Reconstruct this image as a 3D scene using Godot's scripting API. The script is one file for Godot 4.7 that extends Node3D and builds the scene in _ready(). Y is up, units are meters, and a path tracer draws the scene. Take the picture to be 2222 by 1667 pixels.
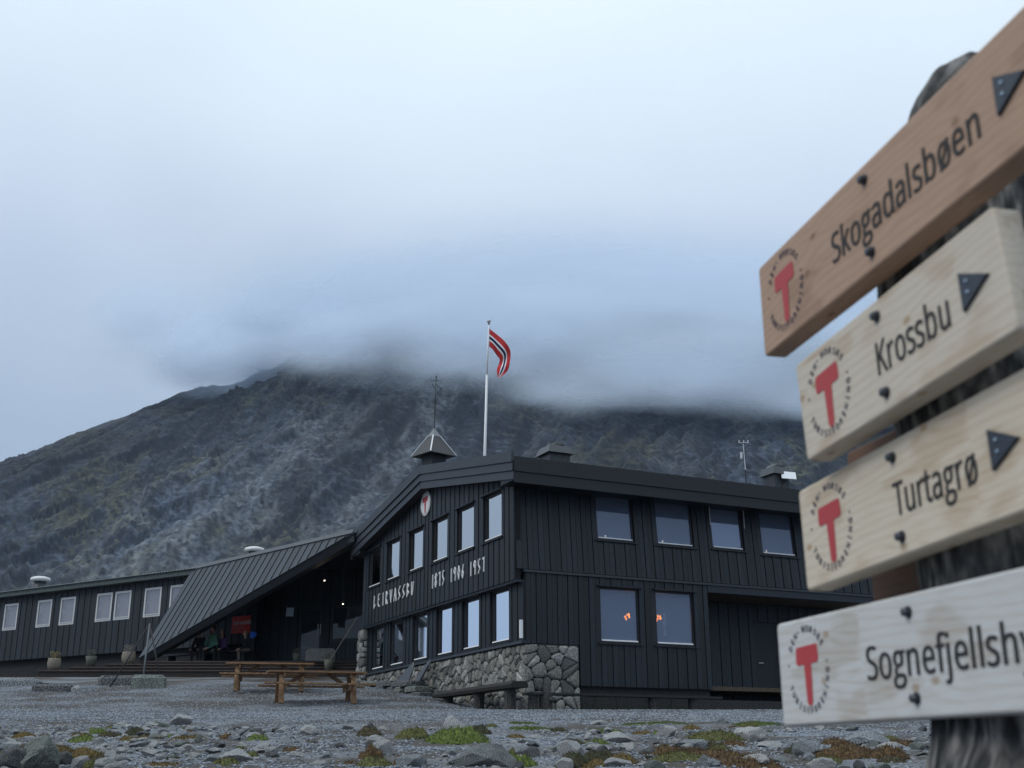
extends Node3D
# A mountain lodge of black stained timber under a clouded mountain; a trail signpost stands close on the right.

const EYE := 1.5
var taken := {}
var mats := {}
var greys := {}
var rng := RandomNumberGenerator.new()


# ---------- helpers: places, nodes ----------
func at(x: float, y: float, z: float) -> Vector3:   # x right, y above the eye, z ahead of it, in metres
	return Vector3(x, y + EYE, -z)

func pw(t: Array, x: float) -> float:
	if x <= t[0]: return t[1]
	for i in range(2, t.size(), 2):
		if x <= t[i]: return lerpf(t[i - 1], t[i + 1], (x - t[i - 2]) / (t[i] - t[i - 2]))
	return t[t.size() - 1]

var GK := [-30.0, -2.2, 0.0, -1.5, 4.0, -1.0, 7.0, -0.45, 10.0, -0.10, 15.0, 0.22, 20.0, 0.56, 25.0, 0.83, 28.0, 1.02, 33.0, 1.65, 37.0, 2.12, 40.8, 2.52, 52.0, 3.2, 80.0, 3.4, 240.0, 4.0]
var GR := [28.0, 0.96, 31.0, 0.95, 40.0, 1.2, 60.0, 3.0]
var bumps := FastNoiseLite.new()

func ground_y(x: float, z: float) -> float:
	var k := smoothstep(-3.0, 1.5, x) * smoothstep(25.0, 29.0, z) * (1.0 - smoothstep(45.0, 65.0, z))
	return lerpf(pw(GK, z), pw(GR, z), k)

func rough_y(x: float, z: float) -> float:
	var near := clampf(1.0 - (z - 16.0) / 8.0, 0.15, 1.0)
	return ground_y(x, z) + near * (0.05 * bumps.get_noise_2d(x * 1.2, z * 1.2) + 0.016 * bumps.get_noise_2d(x * 7.0, z * 7.0))

func numbered(called: String) -> String:
	if not taken.has(called):
		taken[called] = 0
		return called
	taken[called] += 1
	return "%s_%03d" % [called, taken[called]]

func tag(o: Node, label: String, category := "", group := "", kind := "") -> Node:
	o.set_meta("label", label)
	if category: o.set_meta("category", category)
	if group: o.set_meta("group", group)
	if kind: o.set_meta("kind", kind)
	return o

func thing(called: String, label: String, category: String, xf := Transform3D(), group := "") -> Node3D:
	var o := Node3D.new()
	o.name = numbered(called)
	add_child(o)
	o.transform = xf
	tag(o, label, category, group)
	return o

func obj(called: String, mesh: Mesh, m: Material, parent: Node = null, xf := Transform3D()) -> MeshInstance3D:
	var o := MeshInstance3D.new()
	o.mesh = mesh
	o.material_override = m
	o.transform = xf
	if parent == null:
		o.name = numbered(called)
		add_child(o)
	else:
		o.name = called
		parent.add_child(o, true)
	return o

func turned(p: Vector3, angle := 0.0, s := Vector3.ONE) -> Transform3D:
	return Transform3D(Basis(Vector3.UP, angle) * Basis.from_scale(s), p)


# ---------- mesh builder ----------
class MB:
	var st := SurfaceTool.new()
	var n := 0
	func _init(group := -1) -> void:
		st.begin(Mesh.PRIMITIVE_TRIANGLES)
		st.set_smooth_group(group)
	func tri(a: Vector3, b: Vector3, c: Vector3, out: Vector3) -> void:
		if (a - c).cross(a - b).dot(out) < 0.0:
			var t := b
			b = c
			c = t
		st.add_vertex(a)
		st.add_vertex(b)
		st.add_vertex(c)
		n += 1
	func quad(a: Vector3, b: Vector3, c: Vector3, d: Vector3, out: Vector3) -> void:
		tri(a, b, c, out)
		tri(a, c, d, out)
	func fan(p: Array, out: Vector3) -> void:
		for i in range(1, p.size() - 1): tri(p[0], p[i], p[i + 1], out)
	func hexa(p: Array) -> void:      # 0-3 one face, 4-7 the face opposite, corner for corner
		var c := Vector3.ZERO
		for q in p: c += q
		c /= 8.0
		for f in [[0, 1, 2, 3], [4, 5, 6, 7], [0, 1, 5, 4], [1, 2, 6, 5], [2, 3, 7, 6], [3, 0, 4, 7]]:
			var m: Vector3 = (p[f[0]] + p[f[1]] + p[f[2]] + p[f[3]]) / 4.0
			quad(p[f[0]], p[f[1]], p[f[2]], p[f[3]], m - c)
	func box(c: Vector3, s: Vector3, b := Basis()) -> void:
		var p := []
		for z in [-0.5, 0.5]:
			for q in [[-0.5, -0.5], [0.5, -0.5], [0.5, 0.5], [-0.5, 0.5]]:
				p.append(c + b * (Vector3(q[0], q[1], z) * s))
		hexa(p)
	func bar(a: Vector3, b: Vector3, w: float, h: float, up := Vector3.UP) -> void:
		var d := (b - a).normalized()
		var x := d.cross(up).normalized()
		var y := x.cross(d)
		box((a + b) * 0.5, Vector3(w, h, a.distance_to(b)), Basis(x, y, -d))
	func prism(p: Array, z0: float, z1: float, xf := Transform3D(), bevel := 0.0) -> void:   # polygon of Vector2, pushed from z0 to z1
		var c := Vector2.ZERO
		for q in p: c += q
		c /= p.size()
		var lo := []
		var hi := []
		var top := []
		for q in p:
			lo.append(xf * Vector3(q.x, q.y, z0))
			hi.append(xf * Vector3(q.x, q.y, z1 - bevel))
			var r: Vector2 = q + (c - q).normalized() * bevel
			top.append(xf * Vector3(r.x, r.y, z1))
		var mid: Vector3 = xf * Vector3(c.x, c.y, (z0 + z1) * 0.5)
		var k := p.size()
		for i in k:
			var j := (i + 1) % k
			quad(lo[i], lo[j], hi[j], hi[i], (lo[i] + lo[j]) * 0.5 - xf * Vector3(c.x, c.y, z0))
			if bevel > 0.0: quad(hi[i], hi[j], top[j], top[i], (hi[i] + hi[j] + top[i]) / 3.0 - mid)
		var out := xf.basis * Vector3(0, 0, signf(z1 - z0))
		var a := PackedVector2Array(p)
		var ix := Geometry2D.triangulate_polygon(a)
		for i in range(0, ix.size(), 3):
			tri(top[ix[i]], top[ix[i + 1]], top[ix[i + 2]], out)
			tri(lo[ix[i]], lo[ix[i + 1]], lo[ix[i + 2]], -out)
	func tube(path: Array, radii: Array, sides := 8, caps := true) -> void:
		var rings := []
		var k := path.size()
		var x := Vector3.ZERO
		for i in k:
			var d: Vector3 = (path[mini(i + 1, k - 1)] - path[maxi(i - 1, 0)]).normalized()
			if i == 0: x = d.cross(Vector3(0.3, 0.1, 1) if absf(d.y) > 0.8 else Vector3.UP).normalized()
			x = (x - d * x.dot(d)).normalized()
			var y := d.cross(x)
			var ring := []
			for s in sides:
				var a := TAU * s / sides
				ring.append(path[i] + (x * cos(a) + y * sin(a)) * radii[mini(i, radii.size() - 1)])
			rings.append(ring)
		for i in k - 1:
			for s in sides:
				var u := (s + 1) % sides
				quad(rings[i][s], rings[i][u], rings[i + 1][u], rings[i + 1][s], rings[i][s] + rings[i][u] - path[i] * 2.0 + rings[i + 1][s] + rings[i + 1][u] - path[i + 1] * 2.0)
		if caps:
			fan(rings[0], path[0] - path[1])
			fan(rings[k - 1], path[k - 1] - path[k - 2])
	func lathe(profile: Array, sides := 16, o := Vector3.ZERO) -> void:   # (radius, height) pairs
		for i in profile.size() - 1:
			var p: Vector2 = profile[i]
			var q: Vector2 = profile[i + 1]
			var e := q - p
			for s in sides:
				var a := TAU * s / sides
				var b := TAU * (s + 1) / sides
				var m := (a + b) * 0.5
				var out := Vector3(e.y * cos(m), -e.x, e.y * sin(m))
				var p0 := o + Vector3(p.x * cos(a), p.y, p.x * sin(a))
				var p1 := o + Vector3(p.x * cos(b), p.y, p.x * sin(b))
				var q0 := o + Vector3(q.x * cos(a), q.y, q.x * sin(a))
				var q1 := o + Vector3(q.x * cos(b), q.y, q.x * sin(b))
				if p.x > 1e-5: tri(p0, p1, q1, out)
				if q.x > 1e-5: tri(p0, q1, q0, out)
	func done() -> ArrayMesh:
		st.generate_normals()
		st.index()
		return st.commit()


# ---------- materials ----------
func lin(r: float, g: float, b: float) -> Color:
	return Color(r, g, b).linear_to_srgb()

func noise(sd: int, freq: float, oct := 5, kind := FastNoiseLite.TYPE_SIMPLEX_SMOOTH) -> FastNoiseLite:
	var n := FastNoiseLite.new()
	n.seed = sd
	n.noise_type = kind
	n.frequency = freq
	n.fractal_octaves = oct
	return n

func grey(key: String, sd: int, freq: float, oct := 5, kind := FastNoiseLite.TYPE_SIMPLEX_SMOOTH, ramp: Array = []) -> NoiseTexture2D:
	if not greys.has(key):
		var t := NoiseTexture2D.new()
		t.width = 512
		t.height = 512
		t.seamless = true
		t.noise = noise(sd, freq, oct, kind)
		if ramp.size():
			var g := Gradient.new()
			g.offsets = PackedFloat32Array(ramp[0])
			g.colors = PackedColorArray(ramp[1])
			t.color_ramp = g
		greys[key] = t
	return greys[key]

# a surface whose colour wanders between the given tones (linear values); scale is repeats per metre
func nmat(key: String, tones: Array, scale: Vector3, rough := 0.8, bump := 0.0, freq := 0.012, sd := 1, world := false, kind := FastNoiseLite.TYPE_SIMPLEX_SMOOTH, bump_key := "fine") -> StandardMaterial3D:
	if mats.has(key): return mats[key]
	var m := StandardMaterial3D.new()
	m.resource_name = key
	var off := []
	var col := []
	for i in tones.size():
		off.append(0.22 + 0.56 * i / maxf(tones.size() - 1, 1))
		col.append(lin(tones[i][0], tones[i][1], tones[i][2]))
	m.albedo_texture = grey(key, sd, freq, 6, kind, [off, col])
	m.roughness = rough
	m.uv1_triplanar = true
	m.uv1_world_triplanar = world
	m.uv1_scale = scale
	m.uv1_triplanar_sharpness = 4.0
	if bump != 0.0:
		m.heightmap_enabled = true
		m.heightmap_texture = grey(bump_key, 77, 0.02 if bump_key == "fine" else 0.06, 5)
		m.heightmap_scale = bump
	mats[key] = m
	return m

func flat(key: String, r: float, g: float, b: float, rough := 0.6, metal := 0.0) -> StandardMaterial3D:
	if mats.has(key): return mats[key]
	var m := StandardMaterial3D.new()
	m.resource_name = key
	m.albedo_color = lin(r, g, b)
	m.roughness = rough
	m.metallic = metal
	mats[key] = m
	return m

func glow(key: String, c: Color, e: float) -> StandardMaterial3D:
	if mats.has(key): return mats[key]
	var m := StandardMaterial3D.new()
	m.albedo_color = c
	m.emission_enabled = true
	m.emission = c
	m.emission_energy_multiplier = e
	mats[key] = m
	return m

func glass(key: String, r: float, g: float, b: float, alpha: float, metal: float) -> StandardMaterial3D:
	if mats.has(key): return mats[key]
	var m := StandardMaterial3D.new()
	m.resource_name = key
	m.albedo_color = Color(lin(r, g, b), alpha)
	m.roughness = 0.03
	m.metallic = metal
	if alpha < 1.0: m.transparency = BaseMaterial3D.TRANSPARENCY_ALPHA
	mats[key] = m
	return m

func black_wood(i: int) -> StandardMaterial3D:
	var k: float = [0.34, 0.58, 0.24, 0.43][i % 4]
	return nmat("black_wood_%d" % (i % 4), [[0.006 * k, 0.012 * k, 0.021 * k], [0.011 * k, 0.021 * k, 0.035 * k], [0.024 * k, 0.042 * k, 0.064 * k]], Vector3(4.0, 0.5, 4.0), 0.55, 0.25, 0.016, 11 + i % 4)

func rock_mat(tone: String) -> StandardMaterial3D:
	match tone:
		"light": return nmat("rock_light", [[0.14, 0.148, 0.155], [0.32, 0.332, 0.338], [0.50, 0.505, 0.50]], Vector3(2.6, 2.6, 2.6), 0.9, 0.8, 0.014, 3, false, FastNoiseLite.TYPE_SIMPLEX_SMOOTH, "coarse")
		"white": return nmat("rock_white", [[0.12, 0.122, 0.124], [0.40, 0.405, 0.405], [0.58, 0.585, 0.58]], Vector3(2.8, 2.8, 2.8), 0.9, 0.8, 0.014, 4, false, FastNoiseLite.TYPE_SIMPLEX_SMOOTH, "coarse")
		"dark": return nmat("rock_dark", [[0.03, 0.033, 0.038], [0.08, 0.087, 0.095], [0.19, 0.197, 0.195]], Vector3(2.6, 2.6, 2.6), 0.85, 0.8, 0.014, 5, false, FastNoiseLite.TYPE_SIMPLEX_SMOOTH, "coarse")
		"green": return nmat("rock_green", [[0.055, 0.066, 0.064], [0.135, 0.155, 0.142], [0.26, 0.285, 0.255]], Vector3(2.6, 2.6, 2.6), 0.88, 0.8, 0.014, 6, false, FastNoiseLite.TYPE_SIMPLEX_SMOOTH, "coarse")
		"lichen": return nmat("rock_lichen", [[0.012, 0.014, 0.016], [0.07, 0.08, 0.085], [0.20, 0.225, 0.225], [0.36, 0.38, 0.37]], Vector3(3.0, 3.0, 3.0), 0.92, 1.0, 0.03, 8, false, FastNoiseLite.TYPE_SIMPLEX_SMOOTH, "coarse")
	return nmat("rock_blue", [[0.07, 0.08, 0.092], [0.19, 0.212, 0.23], [0.36, 0.375, 0.38]], Vector3(2.6, 2.6, 2.6), 0.88, 0.8, 0.014, 7, false, FastNoiseLite.TYPE_SIMPLEX_SMOOTH, "coarse")


# ---------- stones ----------
func ico(level: int) -> Array:
	var t := (1.0 + sqrt(5.0)) / 2.0
	var v := [Vector3(-1, t, 0), Vector3(1, t, 0), Vector3(-1, -t, 0), Vector3(1, -t, 0), Vector3(0, -1, t), Vector3(0, 1, t), Vector3(0, -1, -t), Vector3(0, 1, -t), Vector3(t, 0, -1), Vector3(t, 0, 1), Vector3(-t, 0, -1), Vector3(-t, 0, 1)]
	for i in 12: v[i] = v[i].normalized()
	var f := [[0, 11, 5], [0, 5, 1], [0, 1, 7], [0, 7, 10], [0, 10, 11], [1, 5, 9], [5, 11, 4], [11, 10, 2], [10, 7, 6], [7, 1, 8], [3, 9, 4], [3, 4, 2], [3, 2, 6], [3, 6, 8], [3, 8, 9], [4, 9, 5], [2, 4, 11], [6, 2, 10], [8, 6, 7], [9, 8, 1]]
	for l in level:
		var g := []
		var mid := {}
		for q in f:
			var m := []
			for e in [[0, 1], [1, 2], [2, 0]]:
				var a: int = mini(q[e[0]], q[e[1]])
				var b: int = maxi(q[e[0]], q[e[1]])
				if not mid.has(a * 100000 + b):
					mid[a * 100000 + b] = v.size()
					v.append((v[a] + v[b]).normalized())
				m.append(mid[a * 100000 + b])
			g += [[q[0], m[0], m[2]], [q[1], m[1], m[0]], [q[2], m[2], m[1]], m]
		f = g
	return [v, f]

# a stone about 1 m across, resting around its middle: a ball cut flat by a few planes, then roughened
func stone_mesh(sd: int, level: int, cuts: int, smooth := false, wear := 0.05) -> ArrayMesh:
	var r := RandomNumberGenerator.new()
	r.seed = sd
	var n := noise(sd, 1.4, 3)
	var made := ico(level)
	var v: Array = made[0]
	var planes := []
	for i in cuts:
		var d := Vector3(r.randf_range(-1, 1), r.randf_range(-0.8, 1), r.randf_range(-1, 1)).normalized()
		planes.append([d, r.randf_range(0.45, 0.85)])
	for i in v.size():
		var p: Vector3 = v[i]
		for q in planes:
			var over: float = p.dot(q[0]) - q[1]
			if over > 0.0: p -= q[0] * over
		p *= 1.0 + wear * 2.0 * n.get_noise_3dv(v[i] * 1.2)
		v[i] = p * 0.56
	var b := MB.new(0 if smooth else -1)
	for q in made[1]: b.tri(v[q[0]], v[q[1]], v[q[2]], v[q[0]] + v[q[1]] + v[q[2]])
	return b.done()


func _ready() -> void:
	rng.seed = 20
	bumps.seed = 5
	bumps.frequency = 0.5
	view_and_light()
	ground()
	mountain()
	clouds()
	lodge()
	roof_of_lodge()
	things_on_lodge()
	wing()
	porch()
	terrace()
	people()
	yard()
	stones_and_moss()
	signpost()


func view_and_light() -> void:
	var c := Camera3D.new()
	c.name = "camera"
	var lens := CameraAttributesPhysical.new()
	lens.frustum_focal_length = 36.8
	lens.exposure_aperture = 7.0
	lens.frustum_focus_distance = 27.0
	lens.frustum_near = 0.05
	lens.frustum_far = 4000.0
	c.attributes = lens
	add_child(c)
	c.fov = 36.12
	c.near = 0.05
	c.far = 4000.0
	c.position = Vector3(0, EYE, 0)
	c.rotation_degrees = Vector3(17.51, 0, 0)
	c.current = true
	var e := Environment.new()
	e.background_mode = Environment.BG_SKY
	e.tonemap_mode = Environment.TONE_MAPPER_LINEAR
	e.tonemap_exposure = 1.0
	e.sdfgi_enabled = true
	e.ssao_enabled = true
	e.ssil_enabled = true
	e.fog_enabled = true
	e.fog_density = 0.00010
	e.fog_light_color = lin(0.52, 0.70, 0.98)
	e.volumetric_fog_enabled = true
	e.volumetric_fog_density = 0.0
	var sky := Sky.new()
	var m := PanoramaSkyMaterial.new()
	var im := Image.create(512, 256, false, Image.FORMAT_RGBF)
	var n := noise(9, 0.9, 4)
	var tr := [0.0, 0.36, 10.0, 0.38, 15.0, 0.42, 20.0, 0.51, 25.0, 0.63, 30.0, 0.73, 36.0, 0.84, 50.0, 1.02, 90.0, 1.20]
	var tb := [0.0, 0.61, 10.0, 0.64, 15.0, 0.69, 20.0, 0.79, 25.0, 0.91, 30.0, 1.0, 36.0, 1.07, 50.0, 1.25, 90.0, 1.42]
	var tg := [0.0, 0.46, 10.0, 0.485, 15.0, 0.53, 20.0, 0.625, 25.0, 0.75, 30.0, 0.86, 36.0, 0.97, 50.0, 1.15, 90.0, 1.32]
	for y in 256:
		var up := 90.0 - (y + 0.5) / 256.0 * 180.0
		for x in 512:
			var a := (x + 0.5) / 512.0 * TAU
			var p := Vector3(cos(a) * cos(deg_to_rad(up)), sin(deg_to_rad(up)), sin(a) * cos(deg_to_rad(up)))
			var w := clampf((up - 4.0) / 20.0, 0.0, 1.0)
			var el := up + w * (5.0 * n.get_noise_3dv(p * 1.3) + 2.0 * n.get_noise_3dv(p * 4.0 + Vector3(7, 0, 0)))
			if up < -2.0: im.set_pixel(x, y, Color(0.10, 0.12, 0.145))
			else: im.set_pixel(x, y, Color(pw(tr, el), pw(tg, el), pw(tb, el)))
	m.panorama = ImageTexture.create_from_image(im)
	sky.sky_material = m
	e.sky = sky
	var w := WorldEnvironment.new()
	w.name = "environment"
	w.environment = e
	add_child(w)
	var s := DirectionalLight3D.new()
	s.name = "veiled_sun"
	s.light_energy = 0.36
	s.light_color = Color(1.0, 0.985, 0.96)
	s.light_angular_distance = 24.0
	s.shadow_enabled = true
	add_child(s)
	# from the left, a little behind the camera, 42 degrees up
	s.look_at_from_position(Vector3.ZERO, Vector3(0.86, -0.85, -0.42), Vector3.UP)


func ground() -> void:
	# one sheet: fine near the camera, coarse out to the mountain's foot
	var xs := []
	var zs := []
	var z := -6.0
	while z < 1300.0:
		zs.append(z)
		z += 0.5 if z < 8.0 else 0.09 if z < 24.0 else 0.3 if z < 44.0 else 3.0 if z < 90.0 else 30.0
	var x := -900.0
	while x <= 900.0:
		xs.append(x)
		x += 60.0 if absf(x + 0.01) > 65.0 else 5.0 if absf(x + 0.01) > 17.0 else 0.6 if absf(x) > 9.0 else 0.14
	var st := SurfaceTool.new()
	st.begin(Mesh.PRIMITIVE_TRIANGLES)
	st.set_smooth_group(0)
	for j in zs.size():
		for i in xs.size():
			st.add_vertex(at(xs[i], rough_y(xs[i], zs[j]), zs[j]))
	var k := xs.size()
	for j in zs.size() - 1:
		for i in k - 1:
			var a := j * k + i
			for q in [a, a + k, a + 1, a + 1, a + k, a + k + 1]: st.add_index(q)
	st.generate_normals()
	var m := nmat("gravel", [[0.09, 0.106, 0.13], [0.165, 0.188, 0.222], [0.23, 0.255, 0.29]], Vector3(0.9, 0.9, 0.9), 0.92, 1.6, 0.05, 21, true, FastNoiseLite.TYPE_SIMPLEX_SMOOTH, "coarse")
	m.detail_enabled = true
	m.detail_blend_mode = BaseMaterial3D.BLEND_MODE_MUL
	m.detail_albedo = grey("stain", 33, 0.008, 4, FastNoiseLite.TYPE_SIMPLEX_SMOOTH, [[0.25, 0.7], [Color(0.60, 0.52, 0.44), Color(1, 1, 1)]])
	m.detail_uv_layer = BaseMaterial3D.DETAIL_UV_2
	m.uv2_triplanar = true
	m.uv2_world_triplanar = true
	m.uv2_scale = Vector3(0.11, 0.11, 0.11)
	tag(obj("ground", st.commit(), m), "blue grey gravel rising towards the lodge", "", "", "structure")


var ridge := [-900.0, 120.0, -470.0, 191.0, -402.0, 219.0, -350.0, 240.0, -301.0, 258.0, -262.0, 273.0, -219.0, 286.0, -153.0, 312.0, -79.0, 340.0, -4.0, 352.0, 71.0, 352.0, 146.0, 342.0, 227.0, 326.0, 412.0, 305.0, 900.0, 260.0]
var gully := FastNoiseLite.new()
var crag := FastNoiseLite.new()
var ledge := FastNoiseLite.new()

func mountain_y(x: float, z: float) -> float:
	var t := (z - 425.0) / 475.0
	if t <= 0.0: return 3.0 + t * 9.0
	var rise := pow(t, 1.12) if t < 1.0 else 1.0 - (t - 1.0) * 0.55
	var s := x * 0.92 - z * 0.38      # across the gullies, which run from the upper right to the lower left
	var l := x * 0.38 + z * 0.92
	var w := clampf(t * 3.0, 0.0, 1.0) * clampf((1.12 - t) * 5.0, 0.25, 1.0)
	var left := smoothstep(-180.0, -320.0, x) * smoothstep(0.75, 1.0, t)
	w *= 1.0 - 0.6 * left
	var h := pw(ridge, x) * rise + w * (19.0 * gully.get_noise_2d(s, l * 0.3) + 5.0 * crag.get_noise_2d(x, z * 0.4))
	# broken ledges: part of the height goes in steps, and small crags stand out
	var step := 6.5
	var q := h + 14.0 * crag.get_noise_2d(x * 0.5 + 500.0, z * 0.2)
	var f := q / step - floorf(q / step)
	return h + w * (0.9 * (smoothstep(0.3, 0.7, f) - f) + 1.5 * ledge.get_noise_2d(x * 1.1 + z * 0.2, z * 0.6 + h * 0.3))

func mountain() -> void:
	gully.seed = 3
	gully.frequency = 0.0075
	gully.fractal_type = FastNoiseLite.FRACTAL_RIDGED
	gully.fractal_octaves = 4
	for q in [gully, crag, ledge]:      # bent out of their regular patterns
		q.domain_warp_enabled = true
		q.domain_warp_amplitude = 46.0 if q == gully else 24.0
		q.domain_warp_frequency = 0.012 if q == gully else 0.03
	crag.seed = 8
	crag.frequency = 0.024
	crag.fractal_octaves = 5
	ledge.seed = 12
	ledge.frequency = 0.045
	ledge.fractal_type = FastNoiseLite.FRACTAL_RIDGED
	ledge.fractal_octaves = 4
	var patch := noise(41, 0.0085, 4)
	var speck := noise(42, 0.05, 5)
	for q in [patch, speck]:
		q.domain_warp_enabled = true
		q.domain_warp_amplitude = 30.0
		q.domain_warp_frequency = 0.02
	var st := SurfaceTool.new()
	st.begin(Mesh.PRIMITIVE_TRIANGLES)
	st.set_smooth_group(0)
	var x0 := -520.0
	var nx := 560
	var nz := 430
	var dx := 1.9
	var dz := 1.35
	var hs := PackedFloat32Array()
	hs.resize(nx * nz)
	for j in nz:
		for i in nx: hs[j * nx + i] = mountain_y(x0 + i * dx, 410.0 + j * dz)
	for j in nz:
		for i in nx:
			var x := x0 + i * dx
			var z := 410.0 + j * dz
			var a := j * nx + i
			var y := hs[a]
			var slope := absf(hs[a + (1 if i < nx - 1 else 0)] - hs[a - (1 if i > 0 else 0)]) / (2.0 * dx)
			var steep := (hs[a + (nx if j < nz - 1 else 0)] - hs[a - (nx if j > 0 else 0)]) / (2.0 * dz)
			var sp := speck.get_noise_2d(x, z * 0.45)
			var p := patch.get_noise_2d(x, z * 0.6) + 0.9 * sp
			var rock := Color(0.054, 0.075, 0.114)
			var dark := Color(0.018, 0.026, 0.041)
			var moss := Color(0.078, 0.086, 0.060)
			var scree := Color(0.19, 0.215, 0.25)
			var c := rock.lerp(moss, smoothstep(-0.14, 0.36, p + 0.4 * (0.68 - steep)))
			c = c.lerp(Color(0.050, 0.064, 0.036), 0.7 * smoothstep(0.25, 0.5, patch.get_noise_2d(x * 0.8 + 300.0, z)) * smoothstep(660.0, 560.0, z))
			c = c.lerp(dark, smoothstep(0.85, 1.45, steep + 0.5 * slope + 1.0 * speck.get_noise_2d(z * 0.35, x) + 0.9 * patch.get_noise_2d(x * 1.2 + 900.0, z * 0.6)))
			# the scree tongue down the left half, and thinner ones beside it
			var s := x * 0.92 - z * 0.38
			for run in [[-385.0, 26.0, 0.55], [-440.0, 8.0, 0.3], [-318.0, 11.0, 0.5], [-250.0, 8.0, 0.4], [-165.0, 9.0, 0.3]]:
				var away: float = absf(s - run[0] + 22.0 * patch.get_noise_2d(z * 1.6, 90.0)) / run[1]
				c = c.lerp(scree, run[2] * smoothstep(1.5, 0.1, away + 1.7 * speck.get_noise_2d(x * 1.3, z * 0.7)) * smoothstep(520.0, 590.0, z) * smoothstep(830.0, 740.0, z))
			var big := 0.86 + 0.75 * patch.get_noise_2d(x * 0.55 + 40.0, z * 0.35 + 700.0)
			st.set_color(c * clampf(big, 0.45, 1.3) * (0.95 + 0.95 * speck.get_noise_2d(x * 4.0, z * 2.0)))
			st.add_vertex(at(x, y, z))
	for j in nz - 1:
		for i in nx - 1:
			var a := j * nx + i
			for q in [a, a + nx, a + 1, a + 1, a + nx, a + nx + 1]: st.add_index(q)
	st.generate_normals()
	var m := StandardMaterial3D.new()
	m.vertex_color_use_as_albedo = true
	m.roughness = 0.95
	m.albedo_texture = grey("mountain_grain", 51, 0.03, 6, FastNoiseLite.TYPE_SIMPLEX_SMOOTH, [[0.2, 0.5, 0.8], [Color(0.35, 0.37, 0.42), Color(0.85, 0.85, 0.84), Color(1, 0.98, 0.93)]])
	m.uv1_triplanar = true
	m.uv1_world_triplanar = true
	m.uv1_scale = Vector3(0.014, 0.022, 0.014)
	tag(obj("mountain", st.commit(), m), "dark craggy mountainside with scree and olive vegetation", "", "", "structure")


# a cloud body: front and back skins of a soft edged lens lying along the slope; it thins out towards its rim
func cloud_body(c: Vector3, half: Vector3, lean: float, most: float, sd: int) -> void:
	var n := noise(sd, 0.011, 5)
	var soft := noise(sd + 20, 0.0075, 2)
	var st := SurfaceTool.new()
	st.begin(Mesh.PRIMITIVE_TRIANGLES)
	st.set_smooth_group(0)
	var nu := 170 if half.x > 280.0 else 90
	var nv := 84 if half.x > 280.0 else 44
	for side in [1.0, -1.0]:
		for j in nv + 1:
			for i in nu + 1:
				var u := -1.0 + 2.0 * i / nu
				var v := -1.0 + 2.0 * j / nv
				var x := u * half.x
				var y := v * half.y * (1.8 if v > 0.0 else 1.0)
				var wisp := n.get_noise_3d(c.x + x, (c.y + y) * 1.1, side * 60.0)
				var low := soft.get_noise_3d(c.x + x, c.y + y, 0.0)
				var r := sqrt(pow(absf(u), 1.5) + pow(absf(v), 2.2)) + (0.40 if half.x > 280.0 else 0.62) * low * smoothstep(0.9, -0.3, v) + 0.30 * wisp * smoothstep(0.2, -0.6, v)
				var a := most * smoothstep(0.95, 0.10, r) * (1.0 - 0.5 * smoothstep(0.0, 0.5, v))
				var bulge := half.z * (1.0 - minf(r * r, 1.0))
				st.set_color(Color(0.70, 0.80, 0.93, clampf(a, 0.0, 1.0) if maxf(absf(u), absf(v)) < 0.999 else 0.0))
				st.add_vertex(at(c.x + x, c.y + y, c.z + y * lean - side * bulge ))
	var k := nu + 1
	for side in 2:
		for j in nv:
			for i in nu:
				var a := side * k * (nv + 1) + j * k + i
				for q in [a, a + 1, a + k, a + 1, a + k + 1, a + k]: st.add_index(q)
	st.generate_normals()
	var m := StandardMaterial3D.new()
	m.resource_name = "cloud"
	m.vertex_color_use_as_albedo = true
	m.transparency = BaseMaterial3D.TRANSPARENCY_ALPHA
	m.roughness = 1.0
	m.specular_mode = BaseMaterial3D.SPECULAR_DISABLED
	m.backlight_enabled = true
	m.backlight = Color(0.8, 0.8, 0.8)
	tag(obj("cloud_bank", st.commit(), m), "grey blue cloud lying over the top of the mountain", "cloud", "clouds on the mountain", "stuff")

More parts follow.
